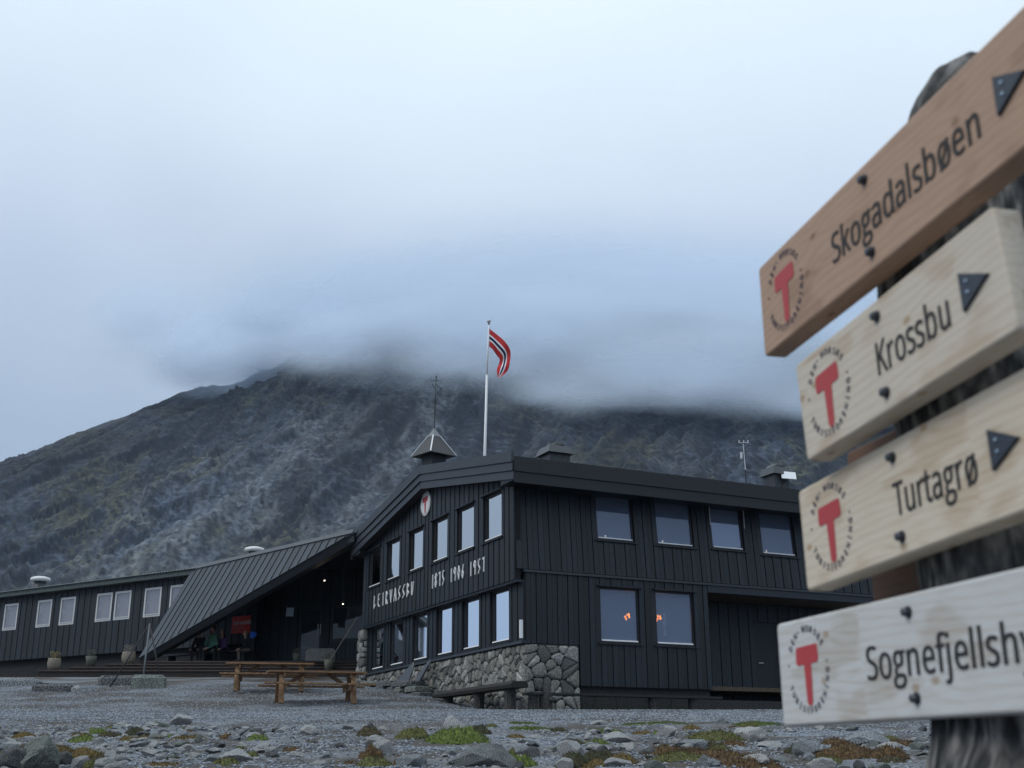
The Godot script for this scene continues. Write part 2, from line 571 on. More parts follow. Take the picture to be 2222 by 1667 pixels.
func clouds() -> void:
	cloud_body(Vector3(90, 335, 870), Vector3(560, 120, 18), 1.0, 0.66, 1)
	cloud_body(Vector3(150, 315, 820), Vector3(480, 110, 16), 1.2, 0.56, 2)
	cloud_body(Vector3(30, 355, 890), Vector3(480, 110, 18), 0.9, 0.66, 3)
	cloud_body(Vector3(-140, 330, 900), Vector3(290, 76, 12), 0.6, 0.62, 4)
	cloud_body(Vector3(120, 262, 755), Vector3(240, 60, 10), 1.3, 0.58, 5)
	cloud_body(Vector3(280, 248, 740), Vector3(240, 62, 10), 1.3, 0.55, 6)
	cloud_body(Vector3(0, 284, 790), Vector3(210, 66, 10), 1.3, 0.50, 7)
	cloud_body(Vector3(-130, 304, 850), Vector3(220, 56, 9), 1.2, 0.56, 8)
	cloud_body(Vector3(105, 232, 718), Vector3(150, 38, 14), 1.3, 0.34, 9)
	cloud_body(Vector3(225, 210, 690), Vector3(140, 30, 12), 1.3, 0.28, 10)
	cloud_body(Vector3(-235, 296, 885), Vector3(190, 44, 8), 1.0, 0.55, 11)
	cloud_body(Vector3(180, 222, 700), Vector3(210, 46, 10), 1.3, 0.32, 12)
	# thin mist between them and the slope
	var banks := [
		["box", 190.0, 262.0, 860.0, 900.0, 70.0, 500.0, 0.20, 0.0006],
		["ball", 110.0, 250.0, 735.0, 210.0, 60.0, 90.0, 0.10, 0.0026],
		["ball", 235.0, 236.0, 720.0, 200.0, 54.0, 80.0, 0.0, 0.0026],
		["ball", -40.0, 262.0, 800.0, 160.0, 40.0, 70.0, 0.35, 0.0016],
		["ball", 285.0, 206.0, 690.0, 170.0, 30.0, 50.0, 0.1, 0.0030],
	]
	var m := {}
	for b in banks:
		var o := FogVolume.new()
		o.name = numbered("cloud_mist")
		o.shape = RenderingServer.FOG_VOLUME_SHAPE_BOX if b[0] == "box" else RenderingServer.FOG_VOLUME_SHAPE_ELLIPSOID
		o.size = Vector3(b[4], b[5], b[6])
		o.position = at(b[1], b[2], b[3])
		o.rotation = Vector3(0.0, 0.0, -b[7])
		if not m.has(b[8]):
			var f := FogMaterial.new()
			f.density = b[8]
			f.albedo = Color(0.92, 0.97, 1.0)
			m[b[8]] = f
		o.material = m[b[8]]
		add_child(o)
		tag(o, "thin mist drifting under the cloud on the mountain", "mist", "mist on the mountain", "stuff")


# ---------- the lodge: u runs along the gable (away to the left), v along the long wall (away to the right) ----------
var house: Node3D

func H(u: float, y: float, v: float) -> Vector3:    # y above the sill line
	return Vector3(v, y + 1.6, -u)

func PG(a: float, y: float, d: float) -> Vector3: return H(a, y, -d)            # lower gable wall, d outwards
func PGU(a: float, y: float, d: float) -> Vector3: return H(a, y, -0.2 - d)     # upper gable wall, 0.2 m further out
func PL(a: float, y: float, d: float) -> Vector3: return H(-d, y, a)            # lower long wall
func PLU(a: float, y: float, d: float) -> Vector3: return H(-d + 0.075 * (y - 1.5), y, a)   # upper long wall leans in
func PR(a: float, y: float, d: float) -> Vector3: return H(1.4 - d, y, a)       # back of the recess

func roof_y(u: float) -> float:        # underside of the roof
	return 4.72 - absf(u - 5.4) * 0.172

# upright boards between a0 and a1, broken around the openings [a0, a1, y0, y1]; every board is a part of its own
func planks(parent: Node, called: String, P: Callable, a0: float, a1: float, low: Callable, high: Callable, holes: Array, pitch: float, mat_of: Callable, thick := 0.022, core := 0.14, wave := 0.014) -> void:
	var edge := [a0, a1]
	for h in holes:
		for k in 2: if h[k] > a0 and h[k] < a1: edge.append(h[k])
	edge.sort()
	var cols := []
	for i in edge.size() - 1:
		var n := maxi(1, roundi((edge[i + 1] - edge[i]) / pitch))
		if edge[i + 1] - edge[i] < 0.02: continue
		for j in n: cols.append([lerpf(edge[i], edge[i + 1], float(j) / n), lerpf(edge[i], edge[i + 1], float(j + 1) / n)])
	var back := MB.new()
	var odd := 0
	for c in cols:
		var m: float = (c[0] + c[1]) * 0.5
		var cut := []
		for h in holes: if m > h[0] and m < h[1]: cut.append([h[2], h[3]])
		cut.sort_custom(func(p, q): return p[0] < q[0])
		var from := [low.call(c[0]), low.call(c[1])]
		var segs := []
		for h in cut:
			if h[0] > minf(from[0], from[1]) + 0.03: segs.append([from[0], from[1], h[0], h[0]])
			from = [h[1], h[1]]
		var top := [high.call(c[0]), high.call(c[1])]
		if minf(top[0], top[1]) > maxf(from[0], from[1]) + 0.03: segs.append([from[0], from[1], top[0], top[1]])
		odd += 1
		var d := thick + (wave if odd % 2 else 0.0) + rng.randf_range(-0.002, 0.002)
		var g := 0.007
		for s in segs:
			var b := MB.new()
			b.hexa([P.call(c[0] + g, s[0], 0.002), P.call(c[1] - g, s[1], 0.002), P.call(c[1] - g, s[3], 0.002), P.call(c[0] + g, s[2], 0.002), P.call(c[0] + g, s[0], d), P.call(c[1] - g, s[1], d), P.call(c[1] - g, s[3], d), P.call(c[0] + g, s[2], d)])
			obj(called, b.done(), mat_of.call(rng.randi()), parent)
			back.hexa([P.call(c[0], s[0], -core), P.call(c[1], s[1], -core), P.call(c[1], s[3], -core), P.call(c[0], s[2], -core), P.call(c[0], s[0], 0.0), P.call(c[1], s[1], 0.0), P.call(c[1], s[3], 0.0), P.call(c[0], s[2], 0.0)])
	if back.n: obj("wall", back.done(), flat("wall_core", 0.006, 0.007, 0.009, 0.9), parent)

# a window in an opening: casing, drip cap, frame with its pane and pale sill strip
func window(parent: Node, P: Callable, a0: float, a1: float, y0: float, y1: float, fm: Material, pm: Material, sill: Material, called := "window", fw := 0.045, deep := 0.045, cap := true) -> Node3D:
	var b := MB.new()
	for r in [[a0, a0 + fw, y0, y1], [a1 - fw, a1, y0, y1], [a0 + fw, a1 - fw, y0, y0 + fw], [a0 + fw, a1 - fw, y1 - fw, y1]]:
		b.hexa([P.call(r[0], r[2], -deep - 0.03), P.call(r[1], r[2], -deep - 0.03), P.call(r[1], r[3], -deep - 0.03), P.call(r[0], r[3], -deep - 0.03), P.call(r[0], r[2], -deep + 0.02), P.call(r[1], r[2], -deep + 0.02), P.call(r[1], r[3], -deep + 0.02), P.call(r[0], r[3], -deep + 0.02)])
	var w := obj(called, b.done(), fm, parent)
	var p := MB.new()
	var d := -deep - 0.008
	p.quad(P.call(a0 + fw, y0 + fw, d), P.call(a1 - fw, y0 + fw, d), P.call(a1 - fw, y1 - fw, d), P.call(a0 + fw, y1 - fw, d), P.call(a0, y0, 1.0) - P.call(a0, y0, 0.0))
	obj("pane", p.done(), pm, w)
	var s := MB.new()
	s.hexa([P.call(a0 + fw, y0 + fw, -deep + 0.0), P.call(a1 - fw, y0 + fw, -deep + 0.0), P.call(a1 - fw, y0 + fw + 0.028, -deep + 0.0), P.call(a0 + fw, y0 + fw + 0.028, -deep + 0.0), P.call(a0 + fw, y0 + fw - 0.012, -deep + 0.045), P.call(a1 - fw, y0 + fw - 0.012, -deep + 0.045), P.call(a1 - fw, y0 + fw + 0.012, -deep + 0.045), P.call(a0 + fw, y0 + fw + 0.012, -deep + 0.045)])
	obj("sill", s.done(), sill, w)
	if cap:
		for q in [[y1 + 0.005, y1 + 0.05, 0.10, "drip_cap"], [y0 - 0.055, y0 - 0.012, 0.075, "sill_board"]]:
			var c := MB.new()
			c.hexa([P.call(a0 - 0.08, q[0], -0.02), P.call(a1 + 0.08, q[0], -0.02), P.call(a1 + 0.08, q[1], -0.02), P.call(a0 - 0.08, q[1], -0.02), P.call(a0 - 0.08, q[0], q[2]), P.call(a1 + 0.08, q[0], q[2]), P.call(a1 + 0.08, q[1] - 0.015, q[2]), P.call(a0 - 0.08, q[1] - 0.015, q[2])])
			obj(q[3], c.done(), black_wood(0), w)
	return w

# rubble masonry: Voronoi stones over a region, each a part, standing proud of dark mortar
func masonry(parent: Node, P: Callable, a0: float, a1: float, low: Callable, high: float, size: float, sd: int, stretch := 1.0, proud := 0.07, only := -1) -> void:
	var r := RandomNumberGenerator.new()
	r.seed = sd
	var pts := []
	var lowest := minf(low.call(a0), low.call(a1))
	var rows := maxi(1, roundi((high - lowest) / size))
	var colsn := maxi(1, roundi((a1 - a0) / (size * stretch)))
	for j in rows:
		for i in colsn:
			var x := a0 + (a1 - a0) * (i + 0.5 + (0.25 if j % 2 else -0.25) + r.randf_range(-0.5, 0.5)) / colsn
			var y := lowest + (high - lowest) * (j + 0.5 + r.randf_range(-0.5, 0.5)) / rows
			if y > low.call(clampf(x, a0, a1)) - size * 0.3: pts.append(Vector2(x, y))
	var tones := []
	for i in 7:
		var k: float = [0.75, 1.0, 1.25, 0.5, 0.9, 1.5, 0.2][i]  # last factor: dark copy with shade under the siding put into its tone
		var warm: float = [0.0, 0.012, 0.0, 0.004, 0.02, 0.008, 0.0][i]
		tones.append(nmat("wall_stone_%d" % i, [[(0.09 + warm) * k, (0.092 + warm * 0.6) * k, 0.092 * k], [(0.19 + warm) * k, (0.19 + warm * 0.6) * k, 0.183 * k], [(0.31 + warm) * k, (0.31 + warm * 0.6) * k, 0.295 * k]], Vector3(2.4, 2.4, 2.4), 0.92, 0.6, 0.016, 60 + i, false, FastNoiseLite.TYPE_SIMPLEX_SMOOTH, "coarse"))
	for i in pts.size():
		var poly := PackedVector2Array([Vector2(a0, lowest), Vector2(a1, lowest), Vector2(a1, high), Vector2(a0, high)])
		var p: Vector2 = pts[i]
		for j in pts.size():
			if j == i or p.distance_to(pts[j]) > size * 3.2: continue
			var q: Vector2 = pts[j]
			var n := (q - p).normalized()
			var m := (p + q) * 0.5
			var half := PackedVector2Array([m + n.orthogonal() * 9.0, m - n.orthogonal() * 9.0, m - n.orthogonal() * 9.0 - n * 9.0, m + n.orthogonal() * 9.0 - n * 9.0])
			var got := Geometry2D.intersect_polygons(poly, half)
			if got.size(): poly = got[0]
		if poly.size() < 3: continue
		var c := Vector2.ZERO
		for q in poly: c += q
		c /= poly.size()
		# pull in, cut the corners
		var ring := []
		for k in poly.size():
			var a: Vector2 = poly[k]
			var before: Vector2 = poly[(k + poly.size() - 1) % poly.size()]
			var after: Vector2 = poly[(k + 1) % poly.size()]
			for t in [a.lerp(before, minf(0.3, 0.05 / maxf(a.distance_to(before), 0.01))), a.lerp(after, minf(0.3, 0.05 / maxf(a.distance_to(after), 0.01)))]:
				ring.append(t + (c - t).normalized() * r.randf_range(0.005, 0.016))
		var d := proud * r.randf_range(0.55, 1.15)
		var b := MB.new()
		var tip: Vector3 = P.call(c.x + r.randf_range(-0.03, 0.03), c.y + r.randf_range(-0.03, 0.03), d * r.randf_range(0.95, 1.2))
		var base: Vector3 = P.call(c.x, c.y, -0.05)
		var tilt := Vector2(r.randf_range(-1, 1), r.randf_range(-1, 1)) * 0.12
		var n0 := ring.size()
		var r0 := []
		var r1 := []
		var r2 := []
		for t in ring:
			var e: Vector2 = t
			var f: Vector2 = e.lerp(c, r.randf_range(0.2, 0.36))
			r0.append(P.call(e.x, e.y, -0.03))
			r1.append(P.call(e.x, e.y, d * 0.5))
			r2.append(P.call(f.x, f.y, d * (0.92 + tilt.dot(f - c) * 2.0)))
		for k in n0:
			var l := (k + 1) % n0
			b.quad(r0[k], r0[l], r1[l], r1[k], r0[k] + r0[l] - base * 2.0)
			b.quad(r1[k], r1[l], r2[l], r2[k], r1[k] + r2[l] - base * 2.0)
			b.tri(r2[k], r2[l], tip, tip - base)
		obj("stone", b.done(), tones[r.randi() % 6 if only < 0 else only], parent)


func lodge() -> void:
	var o := at(0.29, 2.558 - 1.6, 28.0)
	house = thing("timber_lodge", "black timber mountain lodge with stone plinth and white runic name letters on its gable", "lodge", Transform3D(Basis(Vector3.UP, deg_to_rad(26.1)) * Basis(Vector3.RIGHT, -0.011), o))
	var bw := func(i): return black_wood(i)
	var flat_y := func(v: float): return func(_a): return v
	var dark := flat("window_frame_black", 0.012, 0.013, 0.016, 0.45)
	var pale := flat("sill_pale", 0.78, 0.79, 0.8, 0.5)
	var mirror := glass("gable_glass", 0.70, 0.70, 0.69, 1.0, 1.0)
	var mirror2 := glass("gable_glass_low", 0.86, 0.92, 1.0, 1.0, 1.0)
	var side := glass("long_wall_glass", 0.185, 0.235, 0.345, 0.55, 0.22)
	# gable, lower storey
	var starts := [0.74, 2.47, 4.21, 5.97, 7.85, 9.47]
	var holes := []
	for s in starts: holes.append([s, s + 1.07, 0.07, 1.34])
	planks(house, "plank", PG, -0.03, 10.95, flat_y.call(0.0), flat_y.call(1.42), holes, 0.145, bw)
	for h in holes: window(house, PG, h[0], h[1], h[2], h[3], dark, mirror2, pale, "window", 0.045, 0.05)
	# gable, upper storey
	var up := []
	for s in [0.72, 2.40, 4.12, 5.88, 7.74, 9.42]: up.append([s, s + 1.08, 2.58, 3.74])
	var rake := func(a): return roof_y(a) + 0.12
	planks(house, "plank", PGU, 0.03, 10.95, flat_y.call(1.42), rake, up, 0.145, bw)
	for h in up: window(house, PGU, h[0], h[1], h[2], h[3], dark, mirror, pale)
	var b := MB.new()       # underside of the upper storey's overhang, and the sill rail
	b.hexa([H(-0.02, 1.36, -0.2), H(10.95, 1.36, -0.2), H(10.95, 1.36, 0.1), H(-0.02, 1.36, 0.1), H(-0.02, 1.418, -0.2), H(10.95, 1.418, -0.2), H(10.95, 1.418, 0.1), H(-0.02, 1.418, 0.1)])
	b.hexa([H(-0.1, -0.07, -0.12), H(10.95, -0.07, -0.12), H(10.95, -0.07, 0.1), H(-0.1, -0.07, 0.1), H(-0.1, 0.0, -0.10), H(10.95, 0.0, -0.10), H(10.95, 0.0, 0.1), H(-0.1, 0.0, 0.1)])
	obj("sill_rail", b.done(), black_wood(1), house)
	# long wall, lower storey
	var lo := [[2.06, 3.18, 0.05, 1.38], [3.66, 4.80, 0.05, 1.38]]
	var foot := func(a): return -0.07 if a < 1.459 else -0.99
	planks(house, "plank", PL, 0.03, 1.459, flat_y.call(-0.05), flat_y.call(1.62), [], 0.15, bw)
	planks(house, "plank", PL, 1.461, 5.24, flat_y.call(-0.99), flat_y.call(1.62), lo, 0.15, bw)
	for h in lo: window(house, PL, h[0], h[1], h[2], h[3], dark, side, pale)
	# recess with its side wall, back wall, door and broad window
	planks(house, "plank", func(a, y, d): return H(a, y, 5.24 + d), 0.02, 1.4, flat_y.call(-0.99), flat_y.call(1.42), [], 0.16, bw)
	planks(house, "plank", PR, 5.26, 11.25, flat_y.call(-1.2), flat_y.call(1.42), [[7.7, 8.55, -1.2, 0.95], [8.95, 10.9, -0.1, 1.0]], 0.16, bw)
	window(house, PR, 8.95, 10.9, -0.1, 1.0, dark, side, pale)
	var dr := MB.new()
	dr.hexa([PR(7.7, -1.2, -0.08), PR(8.55, -1.2, -0.08), PR(8.55, 0.95, -0.08), PR(7.7, 0.95, -0.08), PR(7.7, -1.2, -0.03), PR(8.55, -1.2, -0.03), PR(8.55, 0.95, -0.03), PR(7.7, 0.95, -0.03)])
	var door := obj("door", dr.done(), black_wood(2), house)
	var hd := MB.new()
	hd.bar(PR(7.8, -0.15, 0.03), PR(7.95, -0.15, 0.03), 0.02, 0.02)
	obj("door_handle", hd.done(), flat("steel", 0.45, 0.46, 0.47, 0.35, 0.9), door)
	# band between the storeys, and the beam over the recess
	b = MB.new()
	b.hexa([PL(-0.02, 1.60, -0.05), PL(11.25, 1.60, -0.05), PL(11.25, 1.68, -0.05), PL(-0.02, 1.68, -0.05), PL(-0.02, 1.60, 0.075), PL(11.25, 1.60, 0.075), PL(11.25, 1.66, 0.065), PL(-0.02, 1.66, 0.065)])
	b.hexa([PL(5.24, 1.42, -0.15), PL(11.25, 1.42, -0.15), PL(11.25, 1.597, -0.15), PL(5.24, 1.597, -0.15), PL(5.24, 1.42, 0.05), PL(11.25, 1.42, 0.05), PL(11.25, 1.597, 0.05), PL(5.24, 1.597, 0.05)])
	obj("storey_band", b.done(), black_wood(1), house)
	# long wall, upper storey
	var lu := [[2.09, 3.17, 2.57, 3.74], [3.85, 4.98, 2.57, 3.76], [5.56, 6.58, 2.60, 3.72], [7.17, 8.30, 2.56, 3.74]]
	planks(house, "plank", PLU, -0.18, 11.25, flat_y.call(1.68), flat_y.call(4.05), lu, 0.15, bw)
	for k in 4:
		var h: Array = lu[k]
		var w := window(house, PLU, h[0], h[1], h[2], h[3], dark, glass("open_glass", 0.26, 0.32, 0.45, 0.6, 0.4) if k == 2 else side, pale)
		if k == 2:
			for a in [h[0] - 0.03, h[1] + 0.05]:
				var stay := MB.new()
				stay.bar(PLU(a, 3.2, 0.05), PLU(a, 3.72, 0.08), 0.016, 0.016, Vector3.RIGHT)
				obj("window_stay", stay.done(), flat("stay_pale", 0.5, 0.51, 0.52, 0.4), w)
	# walls nobody sees from here, floors and a partition keep the rooms dark
	b = MB.new()
	b.hexa([H(0.2, 1.68, 11.1), H(10.9, 1.68, 11.1), H(10.9, 4.1, 11.1), H(0.2, 4.1, 11.1), H(0.2, 1.68, 11.24), H(10.9, 1.68, 11.24), H(10.9, 4.1, 11.24), H(0.2, 4.1, 11.24)])
	b.hexa([H(1.5, -1.6, 11.1), H(10.9, -1.6, 11.1), H(10.9, 1.6, 11.1), H(1.5, 1.6, 11.1), H(1.5, -1.6, 11.24), H(10.9, -1.6, 11.24), H(10.9, 1.6, 11.24), H(1.5, 1.6, 11.24)])
	b.hexa([H(10.8, -1.6, -0.19), H(10.8, -1.6, 11.1), H(10.8, 4.0, 11.1), H(10.8, 4.0, -0.19), H(10.95, -1.6, -0.19), H(10.95, -1.6, 11.1), H(10.95, 4.0, 11.1), H(10.95, 4.0, -0.19)])
	obj("back_wall", b.done(), black_wood(0), house)
	b = MB.new()
	for q in [[-1.0, -0.9, 0.05], [1.44, 1.58, 0.1], [4.06, 4.12, 0.16]]:
		b.hexa([H(0.1, q[0], q[2]), H(10.8, q[0], q[2]), H(10.8, q[0], 11.1), H(0.1, q[0], 11.1), H(0.1, q[1], q[2]), H(10.8, q[1], q[2]), H(10.8, q[1], 11.1), H(0.1, q[1], 11.1)])
	for q in [[3.9, 4.0]]:
		b.hexa([H(q[0], -0.9, 0.3), H(q[0], -0.9, 11.1), H(q[0], 4.06, 11.1), H(q[0], 4.06, 0.3), H(q[1], -0.9, 0.3), H(q[1], -0.9, 11.1), H(q[1], 4.06, 11.1), H(q[1], 4.06, 0.3)])
	obj("inner_wall", b.done(), nmat("inside_wood", [[0.05, 0.035, 0.02], [0.09, 0.065, 0.04]], Vector3(1, 4, 1), 0.7), house)
	# masonry: plinth under the gable, its return under the long wall, the pillar by the entrance
	var rises := func(a): return -1.62 + clampf((a - 1.0) / 9.0, 0.0, 1.0) * 1.15
	masonry(house, func(a, y, d): return H(a, y, -0.02 - d), -0.02, 10.9, rises, -0.075, 0.235, 5, 0.95)
	masonry(house, func(a, y, d): return H(-0.02 - d, y, a), -0.06, 1.42, func(_a): return -1.66, -0.08, 0.255, 6, 1.25, 0.08)
	masonry(house, func(a, y, d): return H(a, y, -0.12 - d), 10.75, 11.45, func(_a): return -0.75, 1.36, 0.32, 7, 0.8, 0.12)
	masonry(house, func(a, y, d): return H(0.10 - d, y, a), 1.5, 5.2, func(_a): return -1.66, -1.12, 0.4, 8, 1.5, 0.03, 6)  # base strip: stones toned dark to carry the shade below the siding
	b = MB.new()
	b.hexa([H(-0.015, -2.2, -0.015), H(10.9, -2.2, -0.015), H(10.9, -0.07, -0.015), H(-0.015, -0.07, -0.015), H(-0.015, -2.2, 0.2), H(10.9, -2.2, 0.2), H(10.9, -0.07, 0.2), H(-0.015, -0.07, 0.2)])
	b.hexa([H(-0.015, -2.2, 0.2), H(-0.015, -2.2, 1.44), H(-0.015, -0.06, 1.44), H(-0.015, -0.06, 0.2), H(0.2, -2.2, 0.2), H(0.2, -2.2, 1.44), H(0.2, -0.06, 1.44), H(0.2, -0.06, 0.2)])
	b.hexa([H(0.105, -2.2, 1.44), H(0.105, -2.2, 5.24), H(0.105, -1.0, 5.24), H(0.105, -1.0, 1.44), H(0.3, -2.2, 1.44), H(0.3, -2.2, 5.24), H(0.3, -1.0, 5.24), H(0.3, -1.0, 1.44)])
	b.hexa([H(0.2, -2.2, 5.24), H(0.2, -2.2, 11.25), H(0.2, -1.22, 11.25), H(0.2, -1.22, 5.24), H(3.0, -2.2, 5.24), H(3.0, -2.2, 11.25), H(3.0, -1.22, 11.25), H(3.0, -1.22, 5.24)])
	b.hexa([H(10.75, -1.2, -0.1), H(11.45, -1.2, -0.1), H(11.45, 1.4, -0.1), H(10.75, 1.4, -0.1), H(10.75, -1.2, 0.5), H(11.45, -1.2, 0.5), H(11.45, 1.4, 0.5), H(10.75, 1.4, 0.5)])
	obj("mortar", b.done(), nmat("mortar", [[0.02, 0.021, 0.022], [0.06, 0.06, 0.058]], Vector3(3, 3, 3), 0.95), house)


func roof_of_lodge() -> void:
	var bw := black_wood(1)
	var tilt := 0.172
	for s in [-1.0, 1.0]:
		# roof slab, eave to ridge
		var e: float = 5.4 + s * 5.95
		var y0 := 4.72 - 5.95 * tilt + 0.02
		var b := MB.new()
		b.hexa([H(5.4, 4.74, -0.5), H(e, y0, -0.5), H(e, y0, 11.6), H(5.4, 4.74, 11.6), H(5.4, 5.34, -0.5), H(e, y0 + 0.55, -0.5), H(e, y0 + 0.55, 11.6), H(5.4, 5.34, 11.6)])
		obj("roof", b.done(), nmat("roof_felt", [[0.016, 0.018, 0.022], [0.03, 0.034, 0.04]], Vector3(2, 2, 2), 0.8, 0.3), house)
		# three lapped boards up the rake, each standing further out than the one below it
		for k in 3:
			var f := MB.new()
			var lo: float = [-0.02, 0.19, 0.40][k]
			var hi: float = [0.185, 0.395, 0.645][k]
			var d0: float = -0.5 - 0.02 - k * 0.028
			var u0: float = 5.4 + s * 0.004
			f.hexa([H(u0, 4.72 + lo, -0.502), H(e, y0 + lo, -0.502), H(e, y0 + hi, -0.502), H(u0, 4.72 + hi, -0.502), H(u0, 4.72 + lo, d0 - 0.01), H(e, y0 + lo, d0 - 0.01), H(e, y0 + hi, d0), H(u0, 4.72 + hi, d0)])
			obj("rake_board", f.done(), nmat("rake_wood", [[0.013, 0.017, 0.024], [0.026, 0.033, 0.044]], Vector3(0.6, 4.0, 0.6), 0.5, 0.2, 0.016, 15), house)
		# two eave boards along the wall
		for k in 2:
			var f := MB.new()
			var lo: float = [-0.1, 0.17][k]
			var hi: float = [0.165, 0.47][k]
			var d: float = e + s * (0.03 + 0.03 * k)
			f.hexa([H(e, y0 + lo, -0.5), H(e, y0 + lo, 11.6), H(e, y0 + hi, 11.6), H(e, y0 + hi, -0.5), H(d, y0 + lo, -0.53), H(d, y0 + lo, 11.6), H(d, y0 + hi, 11.6), H(d, y0 + hi, -0.53)])
			obj("eave_board", f.done(), black_wood(2), house)
		var so := MB.new()
		so.hexa([H(e, y0 - 0.03, -0.5), H(5.4 + s * 5.2, y0 - 0.03, -0.5), H(5.4 + s * 5.2, y0 - 0.03, 11.6), H(e, y0 - 0.03, 11.6), H(e, y0 + 0.018, -0.5), H(5.4 + s * 5.2, y0 + 0.1, -0.5), H(5.4 + s * 5.2, y0 + 0.1, 11.6), H(e, y0 + 0.018, 11.6)])
		obj("soffit", so.done(), black_wood(0), house)


# letters from strokes, on a 10 x 10 field
const STROKES := {
	"L": [[2, 0, 2.6, 10], [2, 0, 6, 2.5]], "E": [[2.5, 2, 3, 9], [2.5, 2, 6.5, 0], [3, 9, 7, 10], [2.8, 5.4, 6, 5.8]], "I": [[5, 0, 5.4, 10]],
	"R": [[2, 0, 2.5, 10], [2.5, 10, 6, 7.6], [6, 7.6, 2.4, 4.6], [2.4, 4.6, 6.8, 0]], "V": [[1.6, 10, 4.4, 0], [4.4, 0, 7.6, 10]], "A": [[1.4, 0, 4.8, 10], [4.8, 10, 8, 0], [2.8, 4, 6.8, 4]],
	"S": [[2, 0.6, 6.4, 2.4], [6.4, 2.4, 2.6, 6.4], [2.6, 6.4, 7, 10]], "B": [[2, 0, 2.5, 10], [2.5, 10, 6, 8], [6, 8, 2.4, 5.6], [2.4, 5.6, 6.4, 2.8], [6.4, 2.8, 2, 0]], "U": [[1.8, 10, 2.2, 2], [2.2, 2, 4.2, 0], [4.2, 0, 7.2, 10]],
	"1": [[5, 0, 5.3, 10]], "8": [[2.4, 8, 5, 10], [5, 10, 6.6, 8], [6.6, 8, 2.2, 3], [2.2, 3, 4.6, 0], [4.6, 0, 7, 3], [7, 3, 2.4, 8]], "7": [[1.8, 9, 6.4, 10], [6.4, 10, 5.4, 0]], "5": [[2, 0, 6.4, 3.4], [6.4, 3.4, 2.8, 6], [2.8, 6, 3, 9], [3, 9, 6.8, 10]],
	"9": [[5, 0, 6.4, 8], [6.4, 8, 4.4, 10], [4.4, 10, 2, 7.4], [2, 7.4, 4.2, 5], [4.2, 5, 6.2, 7]], "0": [[4.6, 0, 2, 4.6], [2, 4.6, 4.6, 10], [4.6, 10, 7, 5.4], [7, 5.4, 4.6, 0]], "6": [[6.2, 10, 2.2, 3], [2.2, 3, 4.4, 0], [4.4, 0, 6.8, 3], [6.8, 3, 4.6, 5.4], [4.6, 5.4, 2.6, 3.6]],
}

func carve(word: String, u0: float, u1: float, y0: float, y1: float) -> void:
	var n := word.length()
	var step := (u1 - u0) / n
	for i in n:
		var b := MB.new()
		var d := 0.0
		for s in STROKES[word[i]]:
			var p := []
			for k in 2: p.append(PGU(u0 + step * (i + 0.08 + s[k * 2] * 0.084), lerpf(y0, y1, s[k * 2 + 1] / 10.0), 0.052 + d))
			b.bar(p[0], p[1], 0.024, 0.028, Vector3(-1, 0, 0))
			d += 0.0021
		obj("letter" if word > "A" else "numeral", b.done(), nmat("letter_paint", [[0.82, 0.83, 0.84], [0.92, 0.92, 0.93]], Vector3(6, 6, 6), 0.6), house)


